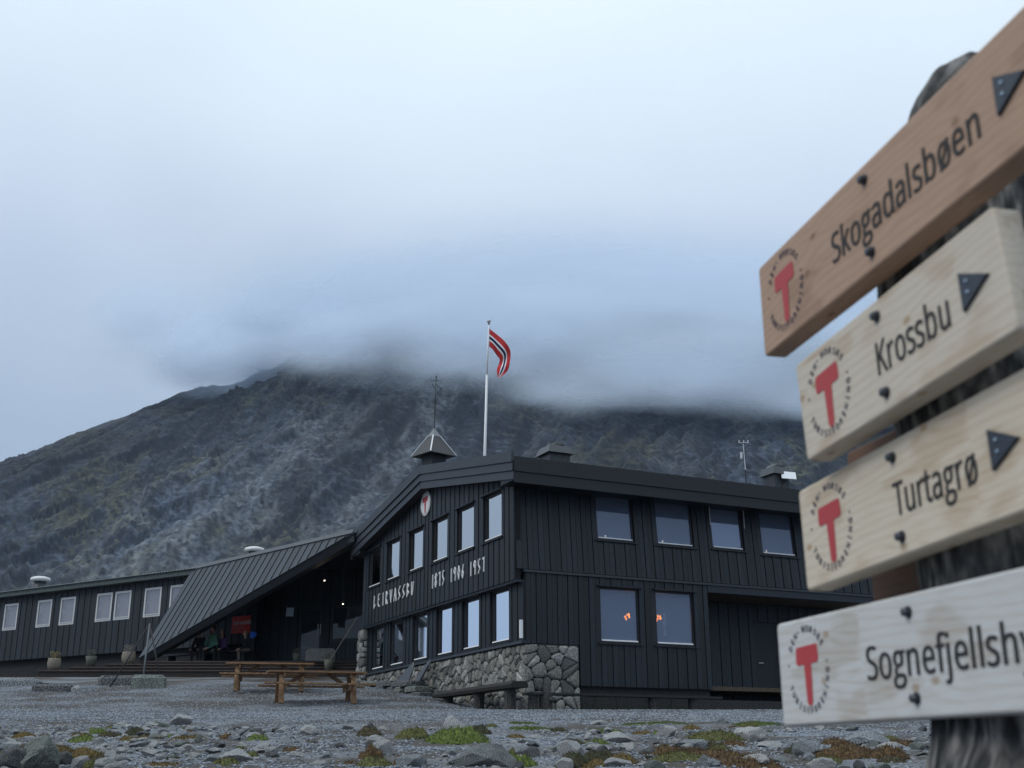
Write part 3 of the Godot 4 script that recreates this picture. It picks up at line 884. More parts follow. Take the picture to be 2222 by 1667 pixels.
func things_on_lodge() -> void:
	carve("LEIRVASSBU", 9.86, 6.36, 1.87, 2.26)
	carve("1875", 5.18, 4.16, 1.86, 2.24)
	carve("1906", 3.88, 2.86, 1.86, 2.22)
	carve("1957", 2.62, 1.58, 1.84, 2.20)
	var hx := house.transform
	# round emblem high on the gable
	var face := Transform3D(Basis(Vector3(0, 0, 1), Vector3.UP, Vector3(-1, 0, 0)), PGU(5.66, 4.36, 0.04))
	var e := thing("round_emblem", "round white sign with a red T and lettered rim under the gable peak", "sign", hx * face)
	var b := MB.new()
	var ring := []
	for i in 40: ring.append(Vector2(cos(TAU * i / 40), sin(TAU * i / 40)) * 0.36)
	b.prism(ring, 0.0, 0.03, Transform3D(), 0.006)
	obj("disc", b.done(), flat("emblem_white", 0.62, 0.63, 0.63, 0.5), e)
	tee(e, 0.36 / 0.0625, 0.031)
	ring_text(e, 0.36 / 0.0625, 0.031)
	# spire with vane
	var sp := thing("ridge_turret", "small dark pyramid turret with pale edges and iron vane on the lodge ridge", "turret", turned(at(-2.25, 7.75, 32.9), deg_to_rad(41.0)))
	var q := 0.47
	var hb := 0.44
	var ht := 1.26
	var col := flat("turret_slate", 0.022, 0.024, 0.027, 0.5)
	b = MB.new()
	b.box(Vector3(0, 0.2, 0), Vector3(0.5, 0.56, 0.5))
	obj("stem", b.done(), black_wood(0), sp)
	b = MB.new()
	var cs := [Vector3(-q, hb, -q), Vector3(q, hb, -q), Vector3(q, hb, q), Vector3(-q, hb, q)]
	var tip := Vector3(0, ht, 0)
	for i in 4: b.tri(cs[i], cs[(i + 1) % 4], tip, cs[i] + cs[(i + 1) % 4] - Vector3(0, 2.0 * hb, 0) + Vector3(0, 0.3, 0))
	b.quad(cs[0], cs[1], cs[2], cs[3], Vector3.DOWN)
	obj("turret_roof", b.done(), col, sp)
	for i in 4:
		b = MB.new()
		b.bar(cs[i] + Vector3(0, 0.012, 0), cs[i].lerp(tip, 0.72) + Vector3(0, 0.012, 0), 0.035, 0.02)
		obj("hip_flashing", b.done(), flat("zinc_bright", 0.62, 0.64, 0.66, 0.3, 0.6), sp)
	b = MB.new()
	var c2 := []
	for i in 4: c2.append(cs[i].lerp(tip, 0.7) * Vector3(1.1, 1.0, 1.1))
	for i in 4: b.tri(c2[i], c2[(i + 1) % 4], tip + Vector3(0, 0.03, 0), c2[i] + c2[(i + 1) % 4] - Vector3(0, 2.0 * c2[0].y, 0) + Vector3(0, 0.2, 0))
	obj("zinc_cap", b.done(), flat("zinc", 0.16, 0.17, 0.185, 0.4, 0.3), sp)
	b = MB.new()
	b.tube([tip, tip + Vector3(0.03, 1.62, 0)], [0.014, 0.009], 6)
	obj("rod", b.done(), flat("iron", 0.012, 0.012, 0.014, 0.6), sp)
	b = MB.new()
	var mt := tip + Vector3(0.03, 1.5, 0)
	for i in 4:
		var dv := Vector3(cos(i * PI / 2 + 0.6), 0, sin(i * PI / 2 + 0.6))
		b.tube([mt, mt + dv * 0.15 + Vector3(0, -0.04, 0), mt + dv * 0.19 + Vector3(0, 0.05, 0)], [0.008], 5)
	b.lathe([Vector2(0.0, 0.14), Vector2(0.03, 0.11), Vector2(0.0, 0.07)], 6, mt)
	var mf := tip + Vector3(0.02, 1.15, 0)
	for sgm in [[0, 0, 0.19, -0.1], [0.19, -0.1, 0.17, 0.12], [0.17, 0.12, 0.0, 0.2], [0, 0.02, -0.15, 0.2], [0.19, 0.12, 0.22, 0.15]]: b.tube([mf + Vector3(sgm[0], sgm[1], 0.02), mf + Vector3(sgm[2], sgm[3], 0.02)], [0.009], 5)
	obj("weather_vane", b.done(), flat("iron", 0.012, 0.012, 0.014, 0.6), sp)
	b = MB.new()
	for k in 4:
		var y := ht + 0.42 + k * 0.13
		for sx in [-1.0, 1.0]:
			b.tube([Vector3(0.01, y, 0), Vector3(0.05 * sx, y + 0.05, 0.01), Vector3(0.035 * sx, y + 0.11, 0), Vector3(0.015, y + 0.13, 0)], [0.008], 5)
	obj("scrollwork", b.done(), flat("iron", 0.012, 0.012, 0.014, 0.6), sp)
	# chimneys astride the ridge
	for k in 2:
		var v: float = [3.75, 10.35][k]
		var ch := thing("chimney", ["broad black sheet metal chimney with curved cap, nearer the flagpole", "black sheet metal chimney with curved cap beside the white dish panel"][k], "chimney", hx * Transform3D(Basis(), H([5.3, 3.2][k], [5.25, 4.85][k], v)), "chimneys on the lodge ridge")
		var w: float = [0.80, 0.66][k]
		var hh: float = [0.86, 0.84][k]
		b = MB.new()
		b.box(Vector3(0, hh * 0.5, 0), Vector3(w * 0.86, hh, w * 0.8))
		obj("stack", b.done(), nmat("chimney_sheet", [[0.02, 0.023, 0.028], [0.035, 0.04, 0.047]], Vector3(1, 1, 1), 0.45), ch)
		b = MB.new()
		var lo2 := w * 0.56
		var hi2 := w * 0.44
		b.hexa([Vector3(-lo2, hh, -lo2), Vector3(lo2, hh, -lo2), Vector3(lo2, hh, lo2), Vector3(-lo2, hh, lo2), Vector3(-hi2, hh + 0.24, -hi2), Vector3(hi2, hh + 0.24, -hi2), Vector3(hi2, hh + 0.24, hi2), Vector3(-hi2, hh + 0.24, hi2)])
		obj("collar", b.done(), flat("sheet_grey", 0.045, 0.052, 0.06, 0.4), ch)
		b = MB.new(0)
		var arc := []
		for i in 9: arc.append(Vector2(cos(PI * i / 8) * 0.17, hh + 0.242 + sin(PI * i / 8) * 0.14))
		b.prism(arc, -w * 0.40, w * 0.40)
		obj("curved_cap", b.done(), flat("sheet_dark", 0.025, 0.03, 0.036, 0.35), ch)
	# dish panel on a bracket, antenna mast, flagpole
	var dish := thing("dish_antenna", "flat white dish panel on a bracket beside the right chimney", "antenna", turned(at(8.46, 7.9, 35.2), 0.15))
	b = MB.new()
	b.box(Vector3(0, 0.27, 0), Vector3(0.46, 0.25, 0.035), Basis(Vector3.RIGHT, -0.35) * Basis(Vector3.BACK, -0.06))
	obj("panel", b.done(), flat("dish_white", 0.86, 0.88, 0.9, 0.4), dish)
	b = MB.new()
	b.tube([Vector3(-0.25, -0.3, -0.1), Vector3(-0.2, 0.0, -0.08), Vector3(0, 0.2, -0.03)], [0.022], 6)
	obj("bracket", b.done(), flat("iron", 0.012, 0.012, 0.014, 0.6), dish)
	var an := thing("antenna_mast", "thin weather mast with small crossbar on the lodge roof", "mast", turned(at(7.11, 7.1, 35.0)))
	b = MB.new()
	b.tube([Vector3(0, 0, 0), Vector3(0, 1.2, 0)], [0.025, 0.02], 6)
	obj("lower_pole", b.done(), flat("iron", 0.012, 0.012, 0.014, 0.6), an)
	b = MB.new()
	b.tube([Vector3(0, 1.2, 0), Vector3(-0.02, 2.02, 0)], [0.016, 0.012], 6)
	b.tube([Vector3(-0.15, 2.05, 0), Vector3(0.14, 2.06, 0)], [0.01], 5)
	for x in [-0.14, 0.0, 0.13]: b.tube([Vector3(x, 2.05, 0), Vector3(x, 2.13, 0)], [0.022, 0.018], 6)
	b.tube([Vector3(-0.10, 1.55, 0), Vector3(-0.09, 1.75, 0)], [0.04], 8)
	obj("upper_pole", b.done(), flat("mast_pale", 0.5, 0.52, 0.55, 0.4), an)
	var fp := thing("flagpole", "tall white flagpole with ball finial behind the lodge", "flagpole", turned(at(-1.15, 2.6, 42.0)))
	b = MB.new(0)
	b.tube([Vector3(0, 0, 0), Vector3(0.15, 7.9, 0), Vector3(0.21, 11.0, 0)], [0.068, 0.052, 0.045], 10)
	b.tube([Vector3(0.21, 11.0, 0), Vector3(0.27, 13.05, 0)], [0.032, 0.022], 10)
	obj("pole", b.done(), flat("pole_white", 0.72, 0.74, 0.76, 0.35), fp)
	b = MB.new(0)
	b.lathe([Vector2(0.0, 0.2), Vector2(0.07, 0.17), Vector2(0.085, 0.12), Vector2(0.05, 0.06), Vector2(0.02, -0.04), Vector2(0, -0.05)], 12, Vector3(0.27, 13.03, 0))
	obj("finial", b.done(), flat("finial_grey", 0.45, 0.46, 0.48, 0.3, 0.5), fp)
	b = MB.new()
	b.tube([Vector3(0.08, 6.0, 0.1), Vector3(0.31, 12.95, 0.06)], [0.006], 4)
	obj("halyard", b.done(), flat("rope_pale", 0.5, 0.5, 0.5, 0.8), fp)
	flag()
	# narrow white box at the corner, not a light
	b = MB.new()
	b.box(H(-0.05, 0.26, -0.1), Vector3(0.07, 0.42, 0.05))
	tag(obj("corner_box", b.done(), flat("box_white", 0.72, 0.74, 0.76, 0.4), null, hx), "narrow white upright box on the lodge corner above the stone plinth", "wall box")
	# lamps in the rooms
	var warm := glow("lamp_warm", Color(1.0, 0.66, 0.32), 1.1)
	for k in 2:
		var lp := thing("hanging_lamp", ["orange lamp glowing in the right half of the left lower window", "orange lamp glowing at the left edge of the second lower window"][k], "lamp", hx * Transform3D(Basis(), H(0.95, 0.82, [3.42, 4.36][k])), "lamps behind the lower windows")
		for i in 5:
			b = MB.new(0)
			var a := i * 1.3 + k
			b.lathe([Vector2(0, 0.035), Vector2(0.022, 0.028), Vector2(0.03, 0.0), Vector2(0.014, -0.035), Vector2(0, -0.035)], 8, Vector3(cos(a) * 0.06, sin(i * 2.1) * 0.07, sin(a) * 0.05))
			obj("lamp_bulb", b.done(), warm, lp)
		b = MB.new()
		b.tube([Vector3(0, 0.05, 0), Vector3(0, 0.62, 0)], [0.006], 4)
		obj("cord", b.done(), flat("iron", 0.012, 0.012, 0.014, 0.6), lp)
		var om := OmniLight3D.new()
		om.name = "lamp_light"
		om.light_energy = 0.09
		om.light_color = Color(1, 0.7, 0.4)
		om.omni_range = 12.0
		om.omni_attenuation = 2.0
		om.light_size = 0.04
		om.shadow_enabled = true
		om.position = Vector3(0, 0, 0.16)
		lp.add_child(om)
	for c in [[2.42, 2.66, "small candle bulb on the sill of the first upper long wall window"], [4.12, 2.66, "small candle bulb on the sill of the second upper long wall window"], [7.42, 2.65, "small candle bulb on the sill of the fourth upper long wall window"]]:
		b = MB.new(0)
		b.lathe([Vector2(0, 0.035), Vector2(0.015, 0.02), Vector2(0.015, -0.02), Vector2(0, -0.035)], 8)
		var cd := thing("sill_light", c[2], "light", hx * Transform3D(Basis(), PLU(c[0], c[1] + 0.03, -0.14)), "lights on the upper sills")
		obj("bulb", b.done(), glow("lamp_white", Color(1.0, 0.93, 0.85), 1.2), cd)
		b = MB.new()
		b.box(Vector3(0, -0.06, 0), Vector3(0.05, 0.05, 0.05))
		obj("foot", b.done(), flat("stay_pale", 0.5, 0.51, 0.52, 0.4), cd)
	b = MB.new()
	b.tube([Vector3(0, 0.44, 0), Vector3(0, 0.14, 0)], [0.006], 4)
	b.prism([Vector2(-0.01, 0.16), Vector2(0.045, 0.02), Vector2(0.05, -0.12), Vector2(0.01, -0.26), Vector2(0.05, -0.42), Vector2(-0.05, -0.42), Vector2(-0.015, -0.26), Vector2(-0.055, -0.12), Vector2(-0.05, 0.02)], -0.008, 0.008)
	tag(obj("window_ornament", b.done(), flat("ornament_pale", 0.30, 0.33, 0.38, 0.5), null, hx * Transform3D(Basis(), H(0.17, 0.72, 4.03))), "pale fish shaped ornament hanging in the second lower window", "ornament")


func flag() -> void:
	# a long red pennant with blue and white stripes: hangs from the pole, folds over, drops to a point
	var mid := [Vector3(0, 15.1, 0), Vector3(0.21, 14.92, 0.02), Vector3(0.43, 14.66, 0.06), Vector3(0.60, 14.40, 0.03), Vector3(0.585, 14.12, -0.05), Vector3(0.50, 13.82, -0.06), Vector3(0.36, 13.50, 0.0)]
	var acr := [Vector3(0.0, 0.35, 0), Vector3(0.07, 0.30, 0.05), Vector3(0.15, 0.22, 0.14), Vector3(0.20, 0.12, 0.2), Vector3(0.215, 0.02, 0.12), Vector3(0.20, -0.04, 0.05), Vector3(0.03, -0.01, 0)]
	var st := SurfaceTool.new()
	st.begin(Mesh.PRIMITIVE_TRIANGLES)
	st.set_smooth_group(0)
	var nu := 42
	var edges := [-1.0, -0.36, -0.36, -0.17, -0.17, 0.17, 0.17, 0.36, 0.36, 1.0]
	var tone := [Color(0.50, 0.03, 0.035), Color(0.84, 0.85, 0.88), Color(0.012, 0.02, 0.075), Color(0.84, 0.85, 0.88), Color(0.50, 0.03, 0.035)]
	for i in nu + 1:
		var t := float(i) / nu * (mid.size() - 1)
		var k := mini(int(t), mid.size() - 2)
		var f := t - k
		var k0 := maxi(k - 1, 0)
		var k3 := mini(k + 2, mid.size() - 1)
		var c: Vector3 = mid[k].cubic_interpolate(mid[k + 1], mid[k0], mid[k3], f)
		var a: Vector3 = acr[k].cubic_interpolate(acr[k + 1], acr[k0], acr[k3], f)
		for j in edges.size():
			st.set_color(tone[j / 2])
			st.add_vertex(c + a * edges[j] + Vector3(0, 0, 0.03 * sin(t * 3.0 + edges[j] * 1.6)))
	var w := edges.size()
	for i in nu:
		for j in range(0, w, 2):
			var a := i * w + j
			for q in [a, a + w, a + 1, a + 1, a + w, a + w + 1]: st.add_index(q)
	st.generate_normals()
	var m := StandardMaterial3D.new()
	m.vertex_color_use_as_albedo = true
	m.roughness = 0.85
	m.cull_mode = BaseMaterial3D.CULL_DISABLED
	var o := obj("pennant", st.commit(), m)
	o.position = at(-0.87, 0, 42.0)
	tag(o, "red pennant with white and blue lengthwise stripes flying from the flagpole", "flag")


# ---------- the low wing on the left: w runs along its wall, away to the left ----------
var WO := Vector3(-12.03, 0.0, 45.39)            # a point of its wall line, where the porch roof begins (x, -, ahead)
var WD := Vector3(-0.829, 0.0, 0.559)
var WN := Vector3(-0.559, 0.0, -0.829)           # outwards

func PW(a: float, y: float, d: float) -> Vector3:
	var p := WO + WD * a + WN * d
	return at(p.x, y, p.z)

func wing() -> void:
	var g := thing("low_wing", "long low black timber wing with white framed windows and green eave board", "building")
	var bw := func(i): return black_wood(i)
	var white := flat("frame_white", 0.50, 0.51, 0.52, 0.5)
	var pane := glass("curtained_glass", 0.33, 0.34, 0.38, 0.5, 0.35)
	var holes := []
	for s in [11.33, 8.97, 7.39, 5.02, 3.86, 2.05, 0.55, 13.4]: holes.append([s, s + 0.99, 5.19, 6.33])
	planks(g, "plank", PW, -3.15, 16.0, func(_a): return 3.9, func(_a): return 6.6, holes, 0.185, bw, 0.02, 0.12, 0.016)
	for h in holes:
		var wi := window(g, PW, h[0], h[1], h[2], h[3], white, pane, white, "window", 0.085, -0.01, false)
		var c := MB.new()
		for i in 9:
			var x0 := lerpf(h[0] + 0.06, h[1] - 0.06, i / 9.0)
			var x1 := lerpf(h[0] + 0.06, h[1] - 0.06, (i + 1) / 9.0)
			c.quad(PW(x0, 5.25, -0.16 - 0.02 * (i % 2)), PW(x1, 5.25, -0.16 - 0.02 * ((i + 1) % 2)), PW(x1, 6.28, -0.16 - 0.02 * ((i + 1) % 2)), PW(x0, 6.28, -0.16 - 0.02 * (i % 2)), WN * Vector3(1, 1, -1))
		obj("curtain", c.done(), nmat("curtain", [[0.34, 0.34, 0.36], [0.5, 0.5, 0.52]], Vector3(3, 0.6, 3), 0.9), wi)
	var b := MB.new()
	b.hexa([PW(-3.15, 5.0, -5.0), PW(16, 5.0, -5.0), PW(16, 6.6, -5.0), PW(-3.15, 6.6, -5.0), PW(-3.15, 2.4, -5.2), PW(16, 2.4, -5.2), PW(16, 6.6, -5.2), PW(-3.15, 6.6, -5.2)])
	b.hexa([PW(15.9, 3.9, -5.0), PW(16.0, 3.9, -5.0), PW(16, 6.6, -5.0), PW(15.9, 6.6, -5.0), PW(15.9, 3.9, -0.13), PW(16.0, 3.9, -0.13), PW(16.0, 6.6, -0.13), PW(15.9, 6.6, -0.13)])
	b.hexa([PW(-3.15, 3.88, -5.0), PW(16, 3.88, -5.0), PW(16, 3.98, -5.0), PW(-3.15, 3.98, -5.0), PW(-3.15, 3.88, -0.15), PW(16, 3.88, -0.15), PW(16, 3.98, -0.15), PW(-3.15, 3.98, -0.15)])
	obj("back_wall", b.done(), black_wood(0), g)
	b = MB.new()
	b.hexa([PW(-3.15, 2.2, -0.5), PW(16, 2.2, -0.5), PW(16, 3.88, -0.5), PW(-3.15, 3.88, -0.5), PW(-3.15, 2.2, -0.22), PW(16, 2.2, -0.22), PW(16, 3.88, -0.22), PW(-3.15, 3.88, -0.22)])
	obj("foundation", b.done(), nmat("dark_concrete", [[0.010, 0.011, 0.012], [0.022, 0.023, 0.024]], Vector3(1, 1, 1), 0.9), g)
	var roofm := nmat("roof_metal_green", [[0.055, 0.075, 0.072], [0.10, 0.125, 0.118]], Vector3(1, 1, 1), 0.5)
	b = MB.new()
	b.hexa([PW(-0.35, 6.60, 0.0), PW(16.2, 6.60, 0.0), PW(16.2, 6.60, 0.38), PW(-0.35, 6.60, 0.38), PW(-0.35, 6.78, 0.0), PW(16.2, 6.78, 0.0), PW(16.2, 6.78, 0.40), PW(-0.35, 6.78, 0.40)])
	obj("eave_board", b.done(), roofm, g)
	# corrugated sheets: a low roof rising away from us
	b = MB.new()
	var n := 222
	for i in n:
		var x0 := lerpf(-3.1, 16.2, float(i) / n)
		var x1 := lerpf(-3.1, 16.2, float(i + 1) / n)
		var h0 := 0.03 * (i % 2)
		var h1 := 0.03 * ((i + 1) % 2)
		var e: float = 0.48 if x0 > -0.36 else -0.1
		b.quad(PW(x0, 6.79 + h0, e), PW(x1, 6.79 + h1, e), PW(x1, 7.36 + h1, -2.6), PW(x0, 7.36 + h0, -2.6), Vector3.UP)
		b.quad(PW(x0, 7.36 + h0, -2.6), PW(x1, 7.36 + h1, -2.6), PW(x1, 6.8 + h1, -5.4), PW(x0, 6.8 + h0, -5.4), Vector3.UP)
		b.quad(PW(x0, 6.77 + h0, e), PW(x1, 6.77 + h1, e), PW(x1, 6.79 + h1, e), PW(x0, 6.79 + h0, e), WN * Vector3(1, 1, -1))
	obj("corrugated_roof", b.done(), roofm, g)
	for k in 2:
		var v := thing("roof_vent", ["round white capped vent on the far left of the low wing's roof", "round white capped vent just behind the slanted porch roof"][k], "vent", turned([at(-21.3, 7.05, 53.4), at(-10.1, 7.22, 46.0)][k], 0.0, Vector3.ONE * [1.08, 0.95][k]), "vents on the wing roof")
		b = MB.new(0)
		b.lathe([Vector2(0.24, 0), Vector2(0.24, 0.42), Vector2(0, 0.42)], 18)
		obj("neck", b.done(), flat("vent_dark", 0.05, 0.055, 0.06, 0.5), v)
		b = MB.new(0)
		b.lathe([Vector2(0.0, 0.40), Vector2(0.36, 0.41), Vector2(0.41, 0.48), Vector2(0.38, 0.56), Vector2(0.22, 0.61), Vector2(0, 0.62)], 24)
		obj("cap", b.done(), flat("vent_white", 0.66, 0.67, 0.67, 0.4), v)


func porch() -> void:
	# a steep boarded roof plane, cut off slantwise, between wing and lodge
	var A := at(-12.198, 6.81, 45.145)
	var B := at(-5.05, 6.83, 37.45)
	var along := (B - A).normalized()
	var out := Vector3(-0.733, 0, 0.680)
	var C := A + out * 1.871 - Vector3(0, 3.44, 0)
	var down := (C - A).normalized()
	var n := along.cross(down)
	if n.dot(out) < 0.0: n = -n
	var L := A.distance_to(B)
	var R := A.distance_to(C)
	var g := thing("porch_roof", "steep slanted porch roof of dark boards, cut off diagonally over the entrance", "roof")
	var count := 25
	for i in count:
		var t0 := L * i / count + 0.012
		var t1 := L * (i + 1) / count - 0.012
		var r0 := R * (1.0 - t0 / L)
		var r1 := R * (1.0 - t1 / L)
		var p := [A + along * t0, A + along * t1, A + along * t1 + down * maxf(r1, 0.01), A + along * t0 + down * r0]
		var b := MB.new()
		b.hexa([p[0], p[1], p[2], p[3], p[0] + n * 0.03, p[1] + n * 0.03, p[2] + n * 0.03, p[3] + n * 0.03])
		var k := i % 3
		var s: float = [0.82, 0.96, 0.70][k]
		obj("roof_board", b.done(), nmat("porch_board_%d" % k, [[0.026 * s, 0.036 * s, 0.050 * s], [0.042 * s, 0.056 * s, 0.074 * s], [0.064 * s, 0.080 * s, 0.10 * s]], Vector3(1.5, 1.5, 1.5), 0.6, 0.3, 0.02, 90 + k), g)
		if i > 0:      # a strip over each joint
			b = MB.new()
			var q0 := A + along * (L * i / count) + n * 0.03
			b.bar(q0, q0 + down * (R * (1.0 - float(i) / count) - 0.03), 0.035, 0.05, n)
			obj("joint_strip", b.done(), flat("joint_black", 0.010, 0.012, 0.016, 0.5), g)
	var b := MB.new()
	b.bar(A - along * 0.15 + n * 0.05, B + n * 0.05, 0.16, 0.05, n)
	obj("ridge_board", b.done(), nmat("ridge_wood", [[0.05, 0.06, 0.07], [0.09, 0.10, 0.115]], Vector3(1, 4, 1), 0.5), g)
	# dark underside and the beam along the slanting edge
	b = MB.new()
	var dn := -n * 0.12
	var V := [A, B, C]
	b.tri(A + dn, B + dn, C + dn, -n)
	b.hexa([C + dn * 0.1, B + dn * 0.1, B + dn * 0.1 - out * 0.25, C + dn * 0.1 - out * 0.25, C + dn - Vector3(0, 0.12, 0), B + dn - Vector3(0, 0.2, 0), B + dn - out * 0.25 - Vector3(0, 0.2, 0), C + dn - out * 0.25 - Vector3(0, 0.12, 0)])
	obj("verge_beam", b.done(), black_wood(0), g)
	b = MB.new()      # the ceiling over the entrance, running back between wing and lodge
	var E := Vector3(2.6, 0, -6.5)
	var lift := Vector3(0, -0.1, 0)
	b.hexa([A + lift, B + lift, B + E + lift, A + E + lift, A + lift * 3, B + lift * 3, B + E + lift * 3, A + E + lift * 3])
	obj("ceiling", b.done(), black_wood(0), g)
	# entrance front, set back: planks, a glazed door and side light
	var e := thing("entrance_front", "dark entrance wall with glazed door deep under the porch roof", "entrance")
	var P0 := Vector3(-9.35, 0, 44.2)
	var PD := (Vector3(0.3, 0, 41.0) - P0).normalized()
	var PN := Vector3(PD.z, 0, -PD.x)
	if PN.z > 0.0: PN = -PN
	var PE := func(a, y, d):
		var p: Vector3 = P0 + PD * a + PN * d
		return at(p.x, y, p.z)
	var bw := func(i): return black_wood(i)
	planks(e, "plank", PE, 0.0, 10.0, func(_a): return 3.1, func(_a): return 6.7, [[1.6, 2.6, 3.14, 5.2], [2.9, 4.6, 3.9, 5.2]], 0.17, bw)
	var dark := flat("window_frame_black", 0.012, 0.013, 0.016, 0.45)
	var ghost := glass("entrance_glass", 0.06, 0.07, 0.085, 0.4, 0.14)
	window(e, PE, 1.6, 2.6, 3.14, 5.2, dark, ghost, dark, "glazed_door", 0.12, 0.05, false)
	window(e, PE, 2.9, 4.6, 3.9, 5.2, dark, ghost, dark, "side_light", 0.09, 0.05, false)
	for k in 2:
		b = MB.new()
		b.tube([PE.call(2.46 + 0.1 * k, 4.15, 0.06), PE.call(2.46 + 0.1 * k, 4.55, 0.06)], [0.014], 6)
		obj("door_handle", b.done(), flat("steel", 0.45, 0.46, 0.47, 0.35, 0.9), e)
	b = MB.new()
	b.bar(at(-9.42, 3.1, 43.6), at(-9.42, 6.6, 43.6), 0.2, 0.2, Vector3.RIGHT)
	obj("corner_post", b.done(), black_wood(2), e)
	b = MB.new()
	b.hexa([PE.call(0, 3.0, -6), PE.call(10, 3.0, -6), PE.call(10, 6.9, -6), PE.call(0, 6.9, -6), PE.call(0, 3.0, -6.1), PE.call(10, 3.0, -6.1), PE.call(10, 6.9, -6.1), PE.call(0, 6.9, -6.1)])
	obj("back_wall", b.done(), black_wood(0), e)
	# red sign on the planks, pale notice, downlights, lantern, the white panel
	var face := Transform3D(Basis(Vector3(0.829, 0, 0.559), Vector3.UP, Vector3(-0.559, 0, 0.829)), PW(-2.05, 4.28, 0.05))
	var s := thing("red_sign", "red sign with white lettering on the dark planks under the porch", "sign", face)
	b = MB.new()
	b.box(Vector3(0.54, 0.31, 0), Vector3(1.08, 0.62, 0.02))
	obj("panel", b.done(), flat("sign_red", 0.8, 0.05, 0.04, 0.5), s)
	lettering(s, "Leirvassbu", flat("white_paint", 0.85, 0.85, 0.85, 0.5), Vector3(0.1, 0.31, 0.0125), 0.95, 0.16, "name_text")
	lettering(s, "DNT Oslo og Omegn", flat("pink_paint", 0.55, 0.30, 0.29, 0.5), Vector3(0.1, 0.16, 0.0125), 0.62, 0.07, "small_text")
	b = MB.new()
	b.box(Vector3.ZERO, Vector3(0.28, 0.3, 0.02), Basis(Vector3.BACK, -0.05) * Basis(Vector3.UP, -0.3))
	tag(obj("notice_plate", b.done(), flat("notice_blue", 0.16, 0.20, 0.23, 0.3), null, turned(at(-7.75, 4.78, 41.6))), "small pale blue notice plate hanging in the dark entrance", "notice")
	for k in 2:
		var d := thing("downlight", ["small bright ceiling lamp under the porch, the upper one", "small bright lamp in the porch above the steps, the lower one"][k], "lamp", turned([at(-6.28, 5.59, 39.6), at(-5.63, 4.81, 39.6)][k]), "lamps under the porch")
		b = MB.new(0)
		b.lathe([Vector2(0, 0.02), Vector2(0.023, 0.014), Vector2(0.023, -0.008), Vector2(0, -0.02)], 10)
		obj("lamp_bulb", b.done(), glow("downlight_glow", Color(1, 0.95, 0.88), 3.0), d)
		b = MB.new()
		b.lathe([Vector2(0.05, 0.025), Vector2(0.05, 0.09), Vector2(0.0, 0.09)], 10)
		b.tube([Vector3(0, 0.09, 0), Vector3(0, [0.9, 1.7][k], 0)], [0.012], 5)
		obj("holder", b.done(), flat("iron", 0.012, 0.012, 0.014, 0.6), d)
		var om := OmniLight3D.new()
		om.name = "downlight_light"
		om.light_energy = 0.03
		om.light_color = Color(1, 0.93, 0.85)
		om.light_size = 0.03
		om.omni_range = 14.0
		om.omni_attenuation = 2.0
		om.shadow_enabled = true
		om.position = Vector3(0, -0.09, 0)
		d.add_child(om)
	var ln := thing("wall_lantern", "dim grey wall lantern on the lodge beside the porch", "lantern", turned(at(-4.55, 5.42, 37.75)))
	b = MB.new(0)
	b.lathe([Vector2(0, 0.1), Vector2(0.055, 0.06), Vector2(0.06, -0.08), Vector2(0, -0.12)], 10)
	obj("globe", b.done(), flat("lantern_grey", 0.10, 0.11, 0.11, 0.3), ln)
	b = MB.new()
	b.bar(Vector3(0, 0.1, 0), Vector3(0.1, 0.18, -0.15), 0.03, 0.03)
	obj("arm", b.done(), flat("iron", 0.012, 0.012, 0.014, 0.6), ln)
	b = MB.new()
	b.prism([Vector2(-0.5, 0), Vector2(0.5, 0), Vector2(0.5, 0.36), Vector2(0.42, 0.42), Vector2(-0.4, 0.40), Vector2(-0.5, 0.3)], -0.03, 0.03)
	tag(obj("pale_panel", b.done(), nmat("panel_grey", [[0.09, 0.092, 0.095], [0.13, 0.132, 0.135]], Vector3(1, 1, 1), 0.7), null, turned(at(-6.55, 3.08, 41.1), 0.1)), "pale grey low panel standing on the terrace at the entrance", "panel")
	b = MB.new()
	b.tube([at(-6.1, 2.9, 40.0), at(-5.1, 4.35, 39.4)], [0.016], 6)
	tag(obj("leaning_stick", b.done(), nmat("stick_wood", [[0.12, 0.11, 0.10], [0.2, 0.19, 0.17]], Vector3(3, 1, 3), 0.8), null), "thin pale stick leaning in the porch beside the stone pillar", "stick")


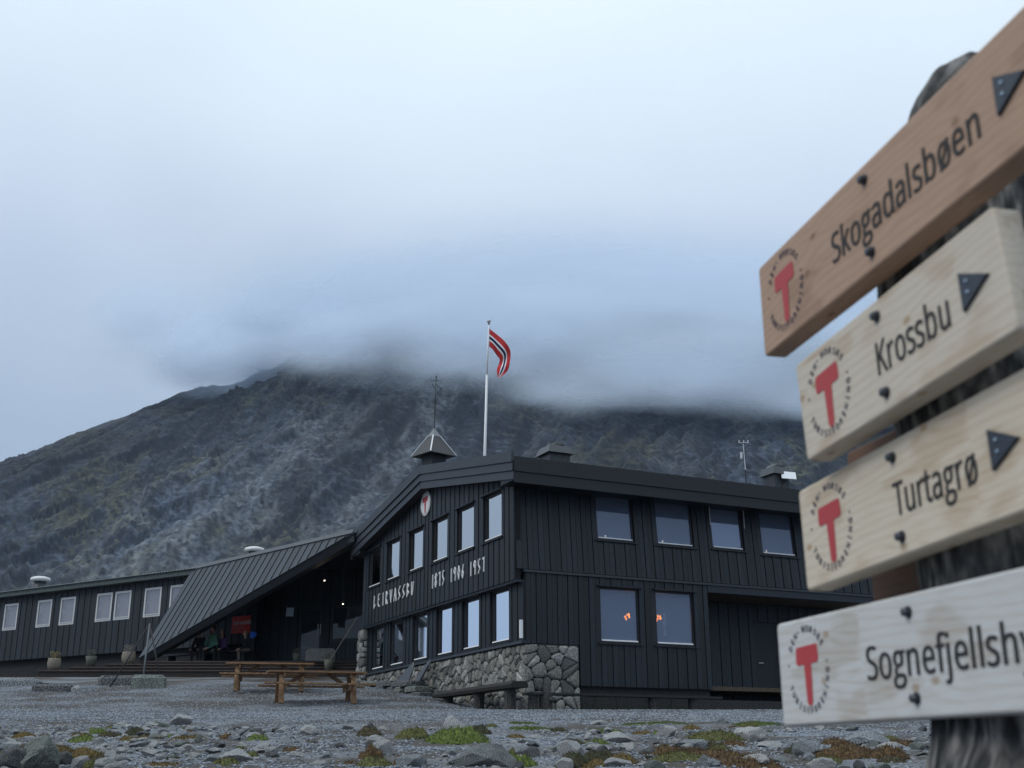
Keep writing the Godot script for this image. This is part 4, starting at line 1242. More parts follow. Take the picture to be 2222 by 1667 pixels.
func terrace() -> void:
	var g := thing("wooden_terrace", "dark brown timber terrace with four wide steps before the entrance", "terrace")
	var steps := [[40.8, 2.76, -16.0], [41.2, 2.89, -15.1], [41.6, 3.02, -14.0], [42.0, 3.14, -12.9]]
	for k in 4:
		var z: float = steps[k][0]
		var y: float = steps[k][1]
		var xl: float = steps[k][2]
		var zb: float = z + 0.42 if k < 3 else 47.0
		var boards := 3 if k < 3 else 24
		for j in boards:
			var z0 := lerpf(z, zb, float(j) / boards)
			var z1 := lerpf(z, zb, float(j + 1) / boards) - 0.012
			var b := MB.new()
			b.hexa([at(xl, y - 0.05, z0), at(-3.2, y - 0.05, z0), at(-3.2, y - 0.05, z1), at(xl, y - 0.05, z1), at(xl, y, z0), at(-3.2, y, z0), at(-3.2, y, z1), at(xl, y, z1)])
			obj("deck_board", b.done(), nmat("step_tread_%d" % ((j + k) % 2), [[0.035, 0.024, 0.02], [0.075, 0.05, 0.042]], Vector3(0.5, 4, 4), 0.6, 0.2, 0.016, 31 + (j + k) % 2), g)
		var r := MB.new()
		r.hexa([at(xl + 0.01, y - 0.30, z + 0.04), at(-3.2, y - 0.30, z + 0.04), at(-3.2, y - 0.052, z + 0.04), at(xl + 0.01, y - 0.052, z + 0.04), at(xl + 0.01, y - 0.30, zb + 0.1), at(-3.2, y - 0.30, zb + 0.1), at(-3.2, y - 0.052, zb + 0.1), at(xl + 0.01, y - 0.052, zb + 0.1)])
		obj("riser", r.done(), nmat("step_riser", [[0.010, 0.007, 0.006], [0.022, 0.014, 0.012]], Vector3(0.5, 4, 4), 0.7), g)
	# planters
	var pots := [[-15.55, 2.765, 41.0, 1.0, "beige", "yellow", "round beige pot with yellow green plant on the lowest step"], [-14.45, 2.895, 41.4, 0.95, "grey", "grey", "grey green tapered pot with withered plant on the second step"], [-13.3, 3.025, 41.8, 1.05, "beige", "pale", "round beige pot with pale dry flowers on the third step"],
		[-7.58, 3.145, 42.4, 0.75, "tall", "pale", "small light pot with pale plant on the terrace behind the far picnic table"], [-6.22, 2.765, 41.0, 0.9, "tall", "pale", "light square pot with pale plant on the steps behind the near picnic table"], [-4.95, 2.9, 41.3, 0.9, "grey", "grey", "dark green pot at the right end of the steps"]]
	for p in pots:
		var t := thing("flower_pot", p[6], "flower pot", turned(at(p[0], p[1], p[2]), 0.0, Vector3.ONE * p[3]), "planters on the terrace steps")
		var b := MB.new(0)
		if p[4] == "beige": b.lathe([Vector2(0, 0), Vector2(0.15, 0), Vector2(0.205, 0.10), Vector2(0.225, 0.24), Vector2(0.205, 0.36), Vector2(0.20, 0.385), Vector2(0.175, 0.385), Vector2(0.17, 0.33), Vector2(0, 0.33)], 22)
		else: b.lathe([Vector2(0, 0), Vector2(0.14, 0), Vector2(0.17, 0.2), Vector2(0.195, 0.38), Vector2(0.17, 0.38), Vector2(0.165, 0.33), Vector2(0, 0.33)], 22)
		obj("pot", b.done(), {"beige": nmat("pot_beige", [[0.16, 0.14, 0.11], [0.22, 0.195, 0.155]], Vector3(2, 2, 2), 0.7), "grey": nmat("pot_grey", [[0.055, 0.06, 0.05], [0.085, 0.09, 0.075]], Vector3(2, 2, 2), 0.7), "tall": nmat("pot_light", [[0.10, 0.105, 0.08], [0.15, 0.15, 0.12]], Vector3(2, 2, 2), 0.7)}[p[4]], t)
		var tone: Array = {"yellow": [0.22, 0.17, 0.04], "grey": [0.10, 0.10, 0.07], "pale": [0.20, 0.18, 0.14]}[p[5]]
		b = MB.new()
		for i in 110:
			var a := rng.randf() * TAU
			var h := rng.randf_range(0.36, 0.62)
			var q := Vector3(cos(a), 0, sin(a)) * rng.randf_range(0.02, 0.19) + Vector3(0, h, 0)
			var l := Vector3(rng.randf_range(-1, 1), rng.randf_range(-0.3, 1), rng.randf_range(-1, 1)).normalized() * rng.randf_range(0.03, 0.07)
			var w := l.cross(Vector3(rng.randf(), rng.randf(), rng.randf())).normalized() * 0.018
			b.tri(q - w, q + w, q + l, Vector3.UP)
			if i % 6 == 0: b.tri(Vector3(q.x * 0.3 - 0.003, 0.33, q.z * 0.3), Vector3(q.x * 0.3 + 0.003, 0.33, q.z * 0.3), q, Vector3.BACK)
		obj("plant", b.done(), nmat("plant_" + str(p[5]), [[tone[0] * 0.5, tone[1] * 0.55, tone[2] * 0.6], tone], Vector3(9, 9, 9), 0.8), t)
	var pl := MB.new()
	pl.box(Vector3(0, 0.44, 0), Vector3(4.6, 0.06, 0.42))
	for x in [-2.0, 0.0, 2.0]: pl.box(Vector3(x, 0.205, 0), Vector3(0.1, 0.41, 0.36))
	tag(obj("wall_bench", pl.done(), black_wood(3), null, Transform3D(Basis(Vector3.UP, -0.593), PW(-1.4, 3.145, 0.5))), "dark bench along the plank wall under the porch", "bench")


# ---------- people: one smooth body each, surface nets over tapered limbs ----------
func body(bones: Array, cell: float) -> Array:      # bones: [a, b, radius a, radius b, colour]; returns [mesh]
	var lo := Vector3(9, 9, 9)
	var hi := -lo
	for q in bones:
		for k in 2:
			lo = lo.min(q[k] - Vector3.ONE * (q[2 + k] + 0.06))
			hi = hi.max(q[k] + Vector3.ONE * (q[2 + k] + 0.06))
	var nx := int((hi.x - lo.x) / cell) + 2
	var ny := int((hi.y - lo.y) / cell) + 2
	var nz := int((hi.z - lo.z) / cell) + 2
	var f := PackedFloat32Array()
	f.resize(nx * ny * nz)
	f.fill(1.0)
	var who := PackedInt32Array()
	who.resize(nx * ny * nz)
	var best := PackedFloat32Array()
	best.resize(nx * ny * nz)
	best.fill(9.0)
	for bi in bones.size():
		var q: Array = bones[bi]
		var r := maxf(q[2], q[3]) + 0.09
		var p0: Vector3 = (q[0].min(q[1]) - Vector3.ONE * r - lo) / cell
		var p1: Vector3 = (q[0].max(q[1]) + Vector3.ONE * r - lo) / cell
		var d: Vector3 = q[1] - q[0]
		var dd := maxf(d.length_squared(), 1e-6)
		for z in range(maxi(0, int(p0.z)), mini(nz, int(p1.z) + 2)):
			for y in range(maxi(0, int(p0.y)), mini(ny, int(p1.y) + 2)):
				for x in range(maxi(0, int(p0.x)), mini(nx, int(p1.x) + 2)):
					var p := lo + Vector3(x, y, z) * cell
					var t := clampf((p - q[0]).dot(d) / dd, 0.0, 1.0)
					var v: float = p.distance_to(q[0] + d * t) - lerpf(q[2], q[3], t)
					var i := (z * ny + y) * nx + x
					if v < best[i]:
						best[i] = v
						who[i] = bi
					var h := clampf(0.5 + 0.5 * (f[i] - v) / 0.045, 0.0, 1.0)
					f[i] = lerpf(f[i], v, h) - 0.045 * h * (1.0 - h)
	var st := SurfaceTool.new()
	st.begin(Mesh.PRIMITIVE_TRIANGLES)
	st.set_smooth_group(0)
	var id := {}
	var count := 0
	for z in nz - 1:
		for y in ny - 1:
			for x in nx - 1:
				var s := Vector3.ZERO
				var m := 0
				var base := (z * ny + y) * nx + x
				var inside := 0
				for k in 8: if f[base + (k & 1) + ((k >> 1) & 1) * nx + ((k >> 2) & 1) * nx * ny] < 0.0: inside += 1
				if inside == 0 or inside == 8: continue
				for e in [[0, 1], [2, 3], [4, 5], [6, 7], [0, 2], [1, 3], [4, 6], [5, 7], [0, 4], [1, 5], [2, 6], [3, 7]]:
					var ca := Vector3(e[0] & 1, (e[0] >> 1) & 1, (e[0] >> 2) & 1)
					var cb := Vector3(e[1] & 1, (e[1] >> 1) & 1, (e[1] >> 2) & 1)
					var fa := f[base + int(ca.x) + int(ca.y) * nx + int(ca.z) * nx * ny]
					var fb := f[base + int(cb.x) + int(cb.y) * nx + int(cb.z) * nx * ny]
					if (fa < 0.0) != (fb < 0.0):
						s += ca.lerp(cb, fa / (fa - fb))
						m += 1
				st.set_color(bones[who[base]][4])
				st.add_vertex(lo + (Vector3(x, y, z) + s / m) * cell)
				id[base] = count
				count += 1
	for z in range(1, nz - 1):
		for y in range(1, ny - 1):
			for x in range(1, nx - 1):
				var i := (z * ny + y) * nx + x
				for ax in [[1, nx, nx * ny], [nx, nx * ny, 1], [nx * ny, 1, nx]]:
					var a := f[i] < 0.0
					if a == (f[i + ax[0]] < 0.0): continue
					var q := [i, i - ax[1], i - ax[1] - ax[2], i - ax[2]]
					if not (id.has(q[0]) and id.has(q[1]) and id.has(q[2]) and id.has(q[3])): continue
					var order := [0, 2, 1, 0, 3, 2] if a else [0, 1, 2, 0, 2, 3]
					for o in order: st.add_index(id[q[o]])
	st.generate_normals()
	return [st.commit()]

func seated(x: float, y: float, z: float, turn: float, scale: float, top: Color, legs: Color, hair: Color, label: String, lean := 0.1, arm := 0.0) -> Node3D:
	var skin := Color(0.42, 0.26, 0.19)
	var B := []
	var hip := Vector3(0, 0.55, 0)
	var chest := Vector3(0, 0.93, lean)
	var neck := Vector3(0, 1.10, lean * 1.2)
	B.append([hip, Vector3(0, 0.72, lean * 0.5), 0.155, 0.14, top])
	B.append([Vector3(-0.06, 0.70, lean * 0.5), chest + Vector3(-0.08, 0, 0), 0.11, 0.115, top])
	B.append([Vector3(0.06, 0.70, lean * 0.5), chest + Vector3(0.08, 0, 0), 0.11, 0.115, top])
	B.append([neck - Vector3(0, 0.05, 0), neck + Vector3(0, 0.06, 0.01), 0.052, 0.05, skin])
	B.append([neck + Vector3(0, 0.15, 0.02), neck + Vector3(0, 0.22, 0.01), 0.078, 0.09, skin])
	B.append([neck + Vector3(0, 0.15, 0.10), neck + Vector3(0, 0.13, 0.115), 0.014, 0.012, skin])
	for s in [-1.0, 1.0]:
		var sh := chest + Vector3(0.18 * s, 0.08, 0)
		var el := Vector3(0.27 * s, 0.70, lean + 0.06 - arm * 0.1 * s)
		var wr := Vector3((0.20 if s > 0.0 else 0.16 + arm * 0.16) * s, 0.58 - 0.06 * arm, lean + (0.28 if s > 0.0 else 0.28 - arm * 0.2))
		B.append([sh, el, 0.062, 0.048, top])
		B.append([el, wr, 0.047, 0.034, top])
		B.append([wr, wr + Vector3(0, -0.02, 0.07), 0.032, 0.03, skin])
		for k in 5: B.append([wr + Vector3(-0.03 + 0.015 * k, -0.025, 0.07), wr + Vector3(-0.034 + 0.017 * k, -0.06, 0.115 + 0.008 * (2 - absi(k - 2)) - (0.04 if k == 0 else 0.0)), 0.011, 0.009, skin])
		B.append([Vector3(0.10 * s, 0.54, 0.03), Vector3(0.13 * s, 0.53, 0.46), 0.088, 0.066, legs])
		B.append([Vector3(0.13 * s, 0.52, 0.47), Vector3(0.13 * s, 0.10, 0.42), 0.064, 0.045, legs])
		B.append([Vector3(0.13 * s, 0.055, 0.40), Vector3(0.14 * s, 0.045, 0.58), 0.05, 0.042, Color(0.02, 0.018, 0.016)])
	var t := thing("person", label, "person", turned(at(x, y, z), turn, Vector3.ONE * scale), "people sitting under the porch")
	var m := StandardMaterial3D.new()
	m.vertex_color_use_as_albedo = true
	m.roughness = 0.85
	obj("body", body(B, 0.026)[0], m, t)
	var h := MB.new(0)
	var c := neck + Vector3(0, 0.215, -0.005)
	var made := ico(2)
	for q in made[1]:
		var p := []
		for k in 3:
			var v: Vector3 = made[0][q[k]]
			p.append(c + v * Vector3(0.098, 0.095 if v.y > 0.0 else 0.14, 0.105))
		if (p[0] + p[1] + p[2]).z / 3.0 - c.z < 0.055 or (p[0] + p[1] + p[2]).y / 3.0 - c.y > 0.05: h.tri(p[0], p[1], p[2], (p[0] + p[1] + p[2]) / 3.0 - c)
	var hm := StandardMaterial3D.new()
	hm.albedo_color = Color(hair.r, hair.g, hair.b).linear_to_srgb()
	hm.roughness = 0.7
	obj("hair", h.done(), hm, t)
	return t

func people() -> void:
	var black := Color(0.012, 0.013, 0.016)
	seated(-10.75, 3.15, 43.35, -0.9, 0.98, Color(0.10, 0.27, 0.19), black, Color(0.012, 0.009, 0.008), "person with dark hair in a green sweater sitting under the porch", 0.06, 1.0)
	seated(-11.3, 3.15, 43.7, -0.3, 0.9, Color(0.02, 0.022, 0.026), black, Color(0.05, 0.03, 0.02), "person in dark clothes sitting left of the green sweater", 0.14)
	seated(-10.35, 3.15, 43.5, -0.6, 0.86, Color(0.08, 0.045, 0.14), black, Color(0.05, 0.03, 0.025), "person in a purple jacket sitting right of the green sweater", 0.2)
	var d := seated(-9.35, 3.15, 42.75, -1.2, 0.78, Color(0.014, 0.015, 0.02), Color(0.10, 0.08, 0.07), Color(0.22, 0.12, 0.08), "person in dark clothes with a bright blue backpack sitting below the red sign", 0.16)
	var b := MB.new(0)
	for q in [[Vector3(0.05, 1.24, -0.16), 0.15], [Vector3(0.13, 1.15, -0.10), 0.12], [Vector3(-0.04, 1.30, -0.10), 0.10]]:
		var made := ico(2)
		for f in made[1]:
			var p := []
			for k in 3: p.append(q[0] + made[0][f[k]] * q[1] * Vector3(1, 0.85, 1))
			b.tri(p[0], p[1], p[2], p[0] + p[1] + p[2] - q[0] * 3.0)
	obj("backpack", b.done(), flat("bright_blue", 0.03, 0.14, 0.62, 0.6), d)


# ---------- the yard: picnic tables, tripod, slabs, benches ----------
func yard() -> void:
	var wood := []
	for k in 3:
		var s: float = [1.0, 1.2, 0.85][k]
		wood.append(nmat("table_wood_%d" % k, [[0.10 * s, 0.052 * s, 0.022 * s], [0.19 * s, 0.105 * s, 0.048 * s], [0.26 * s, 0.155 * s, 0.08 * s]], Vector3(1.2, 6, 6), 0.6, 0.2, 0.014, 120 + k))
	for k in 2:
		var x: float = [-4.75, -6.62][k]
		var z: float = [29.4, 33.1][k]
		var t := thing("picnic_table", ["nearer brown wooden picnic table with attached benches on the gravel", "farther brown wooden picnic table with attached benches, close to the steps"][k], "picnic table", turned(at(x, ground_y(x, z) - 0.02, z), deg_to_rad([17.0, 9.0][k])), "picnic tables on the gravel")
		for i in 4:
			var b := MB.new()
			b.box(Vector3(rng.randf_range(-0.01, 0.01), 0.745, -0.285 + 0.19 * i), Vector3(2.35, 0.042, 0.178))
			obj("top_board", b.done(), wood[(i + k) % 3], t)
		for s in [-1.0, 1.0]:
			var b := MB.new()
			b.box(Vector3(0.02 * s, 0.45, 0.66 * s), Vector3(2.62, 0.04, 0.26))
			obj("bench_board", b.done(), wood[1 if s > 0.0 else 0], t)
			b = MB.new()
			b.box(Vector3(0.80 * s, 0.385, 0), Vector3(0.05, 0.13, 1.5))
			obj("seat_beam", b.done(), wood[2], t)
			b = MB.new()
			b.box(Vector3(0.80 * s, 0.67, 0), Vector3(0.05, 0.1, 0.68))
			obj("top_beam", b.done(), wood[0], t)
			for q in [-1.0, 1.0]:
				b = MB.new()
				b.bar(Vector3(0.86 * s, 0.0, 0.50 * q), Vector3(0.86 * s, 0.72, 0.22 * q), 0.06, 0.12, Vector3(1, 0, 0))
				obj("leg", b.done(), wood[1], t)
			b = MB.new()
			b.bar(Vector3(0.78 * s, 0.40, 0), Vector3(0.28 * s, 0.72, 0), 0.05, 0.09)
			obj("brace", b.done(), wood[2], t)
	# fire tripod
	var tp := thing("fire_tripod", "tall three legged iron tripod standing over the grey stone block", "tripod", turned(at(-10.75, 1.86, 35.4)))
	var top := Vector3(0.02, 1.86, 0)
	for q in [[-0.86, -0.12, 0.55, "leg", 0.02, "iron"], [0.66, -0.05, 0.35, "leg", 0.022, "iron"], [0.10, -0.02, 0.45, "centre_pole", 0.026, "pole_grey"]]:
		var b := MB.new(0)
		b.tube([Vector3(q[0], q[1], q[2]), top], [q[4]], 8)
		obj(q[3], b.done(), flat("pole_grey", 0.10, 0.115, 0.13, 0.5) if q[5] == "pole_grey" else flat("iron", 0.012, 0.012, 0.014, 0.6), tp)
	# big flat stones on the gravel
	for q in [[-10.35, 34.5, 1.10, 0.40, 0.6, "stone_block", "green", "grey squared stone block lying under the tripod", 0.05], [-11.3, 35.9, 1.75, 0.30, 1.0, "stone_slab", "dark", "dark slab with undercut edge behind the tripod's stone block", -0.1],
		[-12.55, 33.3, 1.45, 0.24, 0.9, "stone_slab", "dark", "long dark slab lying in the gravel on the far left", 0.04], [-11.85, 33.0, 0.26, 0.22, 0.2, "stone", "light", "small pale pointed stone at the right end of the long dark slab", 0.5],
		[-14.9, 36.0, 2.0, 0.22, 1.2, "bedrock", "blue", "low grey bedrock hump at the left edge below the wing", 0.0]]:
		var b := MB.new()
		var w: float = q[2]
		var h: float = q[3]
		var r := RandomNumberGenerator.new()
		r.seed = int(w * 100)
		var ring := []
		for i in 11:
			var a := TAU * i / 11
			var c := Vector2(signf(cos(a)) * pow(absf(cos(a)), 0.55), signf(sin(a)) * pow(absf(sin(a)), 0.55))
			ring.append(c * r.randf_range(0.72, 1.06) * Vector2(w * 0.5, q[4] * 0.5))
		b.prism(ring, -0.1, h, Transform3D(Basis(Vector3.RIGHT, -PI / 2), Vector3.ZERO), minf(0.09, h * 0.4))
		tag(obj(q[5], b.done(), rock_mat(q[6]), null, turned(at(q[0], ground_y(q[0], q[1]) - 0.04, q[1]), q[8])), q[7], "stone")
	var hx := house.transform
	# dry stone ledge below the gable's left half, slates leaning on it
	var ld := thing("dry_stone_ledge", "low dry stone ledge of stacked dark slabs under the left half of the gable", "stone wall", hx * Transform3D(Basis(), H(7.0, -1.12, -0.6)))
	for row in 4:
		var u := -2.6 + 0.25 * row
		while u < 2.6:
			var w := rng.randf_range(0.45, 1.1)
			var hgt := 0.15
			var rise := (u + 2.6) * 0.06 - 0.1
			var b := MB.new()
			var ring := []
			for i in 9:
				var a := TAU * i / 9
				ring.append(Vector2(signf(cos(a)) * pow(absf(cos(a)), 0.5) * w * 0.5, signf(sin(a)) * pow(absf(sin(a)), 0.5) * 0.3) * rng.randf_range(0.9, 1.05))
			b.prism(ring, 0.0, hgt * rng.randf_range(0.85, 0.98), Transform3D(Basis(Vector3.UP, PI / 2 + rng.randf_range(-0.1, 0.1)) * Basis(Vector3.RIGHT, -PI / 2), Vector3(rng.randf_range(-0.06, 0.06) - (0.0 if row > 0 else 0.12), row * hgt + rise, -u - w * 0.5)), 0.025)
			obj("slab", b.done(), rock_mat(["dark", "dark", "green"][rng.randi() % 3]), ld)
			u += w + 0.03
	for k in 2:
		var b := MB.new()
		var p: Array = [[Vector2(-0.75, 0), Vector2(0.62, 0.0), Vector2(0.55, 0.34), Vector2(0.25, 0.66), Vector2(0.02, 0.52)], [Vector2(-0.35, 0), Vector2(0.12, 0), Vector2(0.32, 0.5), Vector2(0.24, 0.66), Vector2(0.02, 0.5)]][k]
		b.prism(p, 0.0, 0.05, Transform3D(), 0.006)
		tag(obj("leaning_slate", b.done(), flat("slate_blue", 0.055, 0.066, 0.08, 0.45), null, hx * Transform3D(Basis(Vector3.UP, -PI / 2 - 0.05) * Basis(Vector3.RIGHT, -0.42), H([6.35, 5.3][k], -0.66, [-0.60, -0.52][k]))), ["large blue grey slate leaning against the stone plinth", "narrow slate leaning right of the large slate"][k], "slate")
	# log benches
	var old := nmat("old_log", [[0.010, 0.010, 0.010], [0.03, 0.028, 0.026], [0.09, 0.087, 0.084]], Vector3(5, 0.8, 5), 0.85, 0.4, 0.02, 140)
	var old_dark := nmat("old_log_dark", [[0.010, 0.009, 0.009], [0.025, 0.022, 0.02]], Vector3(0.8, 5, 5), 0.85, 0.4, 0.02, 141)
	for k in 2:
		var be := thing("log_bench", ["heavy dark log bench on stump legs in front of the gable plinth", "long low plank bench on stump legs along the right hand wall"][k], "bench", hx * Transform3D(Basis(), [H(1.5, -1.62, -0.52), H(-0.6, -1.62, 2.4)][k]), "log benches by the lodge")
		var b := MB.new()
		if k == 0:
			b.prism([Vector2(-0.2, 0.50), Vector2(0.2, 0.50), Vector2(0.22, 0.57), Vector2(0.16, 0.64), Vector2(-0.16, 0.64), Vector2(-0.22, 0.57)], -2.3, 2.3)
		else:
			b.prism([Vector2(-0.16, 0.36), Vector2(0.16, 0.36), Vector2(0.17, 0.41), Vector2(-0.17, 0.41)], -2.6, 2.6, Transform3D(Basis(Vector3.UP, PI / 2), Vector3.ZERO))
		obj("seat", b.done(), old_dark if k == 0 else old, be)
		for s in [-0.85, -0.05, 0.85] if k == 0 else [-0.96, 0.26, 0.7]:
			b = MB.new()
			var c: Vector3 = Vector3(0, 0, -2.1 * s) if k == 0 else Vector3(2.6 * s, 0, 0)
			b.tube([c - Vector3(0, 0.3, 0), c + Vector3(0, 0.2, 0), c + Vector3(0.01, 0.50 if k == 0 else 0.355, 0)], [0.17 if k == 0 else 0.12, 0.13 if k == 0 else 0.11, 0.14 if k == 0 else 0.115], 9)
			obj("stump_leg", b.done(), old, be)
	var st := MB.new()
	st.tube([Vector3(0, -0.3, 0), Vector3(0.01, 0.1, 0), Vector3(0, 0.30, 0), Vector3(0.02, 0.42, 0)], [0.17, 0.15, 0.155, 0.14], 10)
	st.tube([Vector3(0.08, 0.26, 0.1), Vector3(0.12, 0.28, 0.18)], [0.07, 0.045], 8)
	tag(obj("tree_stump", st.done(), old, null, turned(at(0.76, 0.93, 27.5), 0.3)), "grey weathered stump with a knot in front of the stone corner", "stump")


# ---------- stones, gravel and moss in the foreground ----------
var stones := []
var smooth_stones := []
var mosses := []
var marks := []       # what the loose stones are described by

func short_name(label: String) -> String:
	var out := []
	for w in label.split(" "):
		if w in ["at", "on", "lying", "left", "right", "rising", "below", "in", "beside", "behind", "of", "between", "among", "near", "around", "sitting", "leaning", "standing", "over", "with", "under", "before", "to", "just"]: break
		out.append(w)
	return " ".join(out)

func stone_label(x: float, z: float, s: float, thick: float, tone: String) -> String:
	var best := ""
	var least := 99.0
	for q in marks:
		var same := 0
		for p in marks: if p[2] == q[2]: same += 1
		var d := Vector2(x - q[0], (z - q[1]) * 0.6).length()
		if same == 1 and d < least and q[2].split(" ").size() > 1:
			least = d
			var ax: float = x / z - q[0] / q[1]
			var side := "right of" if ax > 0.0 else "left of"
			if absf(ax) * z < absf(z - q[1]) * 0.35: side = "behind" if z > q[1] else "in front of"
			best = ("close " if d < 0.35 else "some way " if d > 0.9 else "") + side + " the " + q[2]
	var size := "large" if s > 0.15 else "middle sized" if s > 0.10 else "small" if s > 0.07 else "very small"
	return "%s %s %s stone %s" % [size, "flat" if thick < 0.38 else "chunky" if thick > 0.52 else "low", tone, best]


func rock(x: float, z: float, w: float, h: float, tone: String, label: String) -> void:
	var round := label.contains("round") or label.contains("oval") or label.contains("crusted") or label.contains("hump")
	var pool: Array = smooth_stones if round else stones
	var i := rng.randi() % pool.size()
	var flat_one := h < w * 0.36
	var tall := h * (1.5 if flat_one else 1.35)
	var o := obj("stone", pool[i], rock_mat(tone), null, Transform3D(Basis(Vector3.UP, rng.randf_range(-0.6, 0.6)) * Basis(Vector3.BACK, rng.randf_range(-0.12, 0.12)) * Basis.from_scale(Vector3(w, tall, w * (0.75 if flat_one else 0.8))), at(x, rough_y(x, z + w * 0.3) + h * 0.30, z + w * 0.3)))
	tag(o, label, "stone")
	marks.append([x, z, short_name(label)])

const MOSS := {"green": [[0.028, 0.044, 0.010], [0.080, 0.118, 0.018], [0.135, 0.175, 0.03]], "olive": [[0.03, 0.035, 0.011], [0.082, 0.088, 0.023], [0.145, 0.138, 0.038]], "olivedark": [[0.012, 0.013, 0.006], [0.032, 0.033, 0.012], [0.06, 0.055, 0.02]], "brown": [[0.018, 0.014, 0.008], [0.05, 0.04, 0.02], [0.085, 0.075, 0.03]], "rust": [[0.028, 0.016, 0.007], [0.085, 0.046, 0.017], [0.13, 0.088, 0.032]], "ochre": [[0.04, 0.028, 0.008], [0.12, 0.08, 0.018], [0.17, 0.13, 0.035]]}

func moss(x: float, z: float, w: float, h: float, tone: String, label: String) -> void:
	w *= 1.32
	h *= 1.4
	marks.append([x, z, short_name(label)])
	var m := nmat("moss_" + tone, MOSS[tone], Vector3(3.2, 3.2, 3.2), 0.95, 0.8, 0.02, 160 + MOSS.keys().find(tone), true, FastNoiseLite.TYPE_SIMPLEX_SMOOTH, "coarse")
	var t := thing("moss_cushion", label, "moss", turned(at(x, ground_y(x, z + w * 0.25), z + w * 0.25)))
	mosses.append([x, z + w * 0.25, w * 0.52, clampf(w * 0.5, 0.08, 0.45)])
	var hh := maxf(0.022, h * (0.7 if h > 0.06 else 0.4))
	var dz := clampf(w * 0.5, 0.08, 0.45)
	var n := noise(rng.randi() % 999, 1.6, 3)
	var top := func(px: float, pz: float) -> float:
		var a := atan2(pz, px)
		var edge := 0.86 + 0.26 * n.get_noise_2d(cos(a) * 0.9, sin(a) * 0.9)
		var r := sqrt(px * px + pz * pz) / edge
		var lump := 0.72 + 0.5 * n.get_noise_2d(px * w * 4.0 + 9.0, pz * dz * 8.0)
		return hh * lump * (1.0 - pow(r, 2.6)) if r < 1.0 else -0.03
	var b := MB.new(0)
	var N := 22
	for j in N:
		for i in N:
			var q := []
			for c in [[0, 0], [1, 0], [1, 1], [0, 1]]:
				var px: float = -1.0 + 2.0 * (i + c[0]) / N
				var pz: float = -1.0 + 2.0 * (j + c[1]) / N
				q.append(Vector3(px * w * 0.5, top.call(px, pz) + rough_y(x + px * w * 0.5, z + w * 0.25 - pz * dz) - ground_y(x, z + w * 0.25), pz * dz))
			if top.call(-1.0 + 2.0 * (i + 0.5) / N, -1.0 + 2.0 * (j + 0.5) / N) > -0.02: b.quad(q[0], q[1], q[2], q[3], Vector3.UP)
	if b.n: obj("cushion", b.done(), m, t)
	b = MB.new()
	var count := int(clampf(w * dz * 9000.0, 120.0, 3400.0))
	for i in count:
		var px := rng.randf_range(-1, 1)
		var pz := rng.randf_range(-1, 1)
		var y: float = top.call(px, pz)
		if y < 0.0: continue
		var p := Vector3(px * w * 0.5, y + rough_y(x + px * w * 0.5, z + w * 0.25 - pz * dz) - ground_y(x, z + w * 0.25) - 0.006, pz * dz)
		var l := rng.randf_range(0.016, 0.042)
		var tip := p + Vector3(rng.randf_range(-0.5, 0.5) + px * 0.3, 1.0, rng.randf_range(-0.5, 0.5) + pz * 0.3).normalized() * l
		var s := Vector3(rng.randf_range(-1, 1), 0, rng.randf_range(-1, 1)).normalized() * rng.randf_range(0.002, 0.0045)
		b.tri(p - s, p + s, tip, Vector3(px * 0.5, 1, pz * 0.5))
	if b.n: obj("blades", b.done(), m, t).set_meta("kind", "stuff")

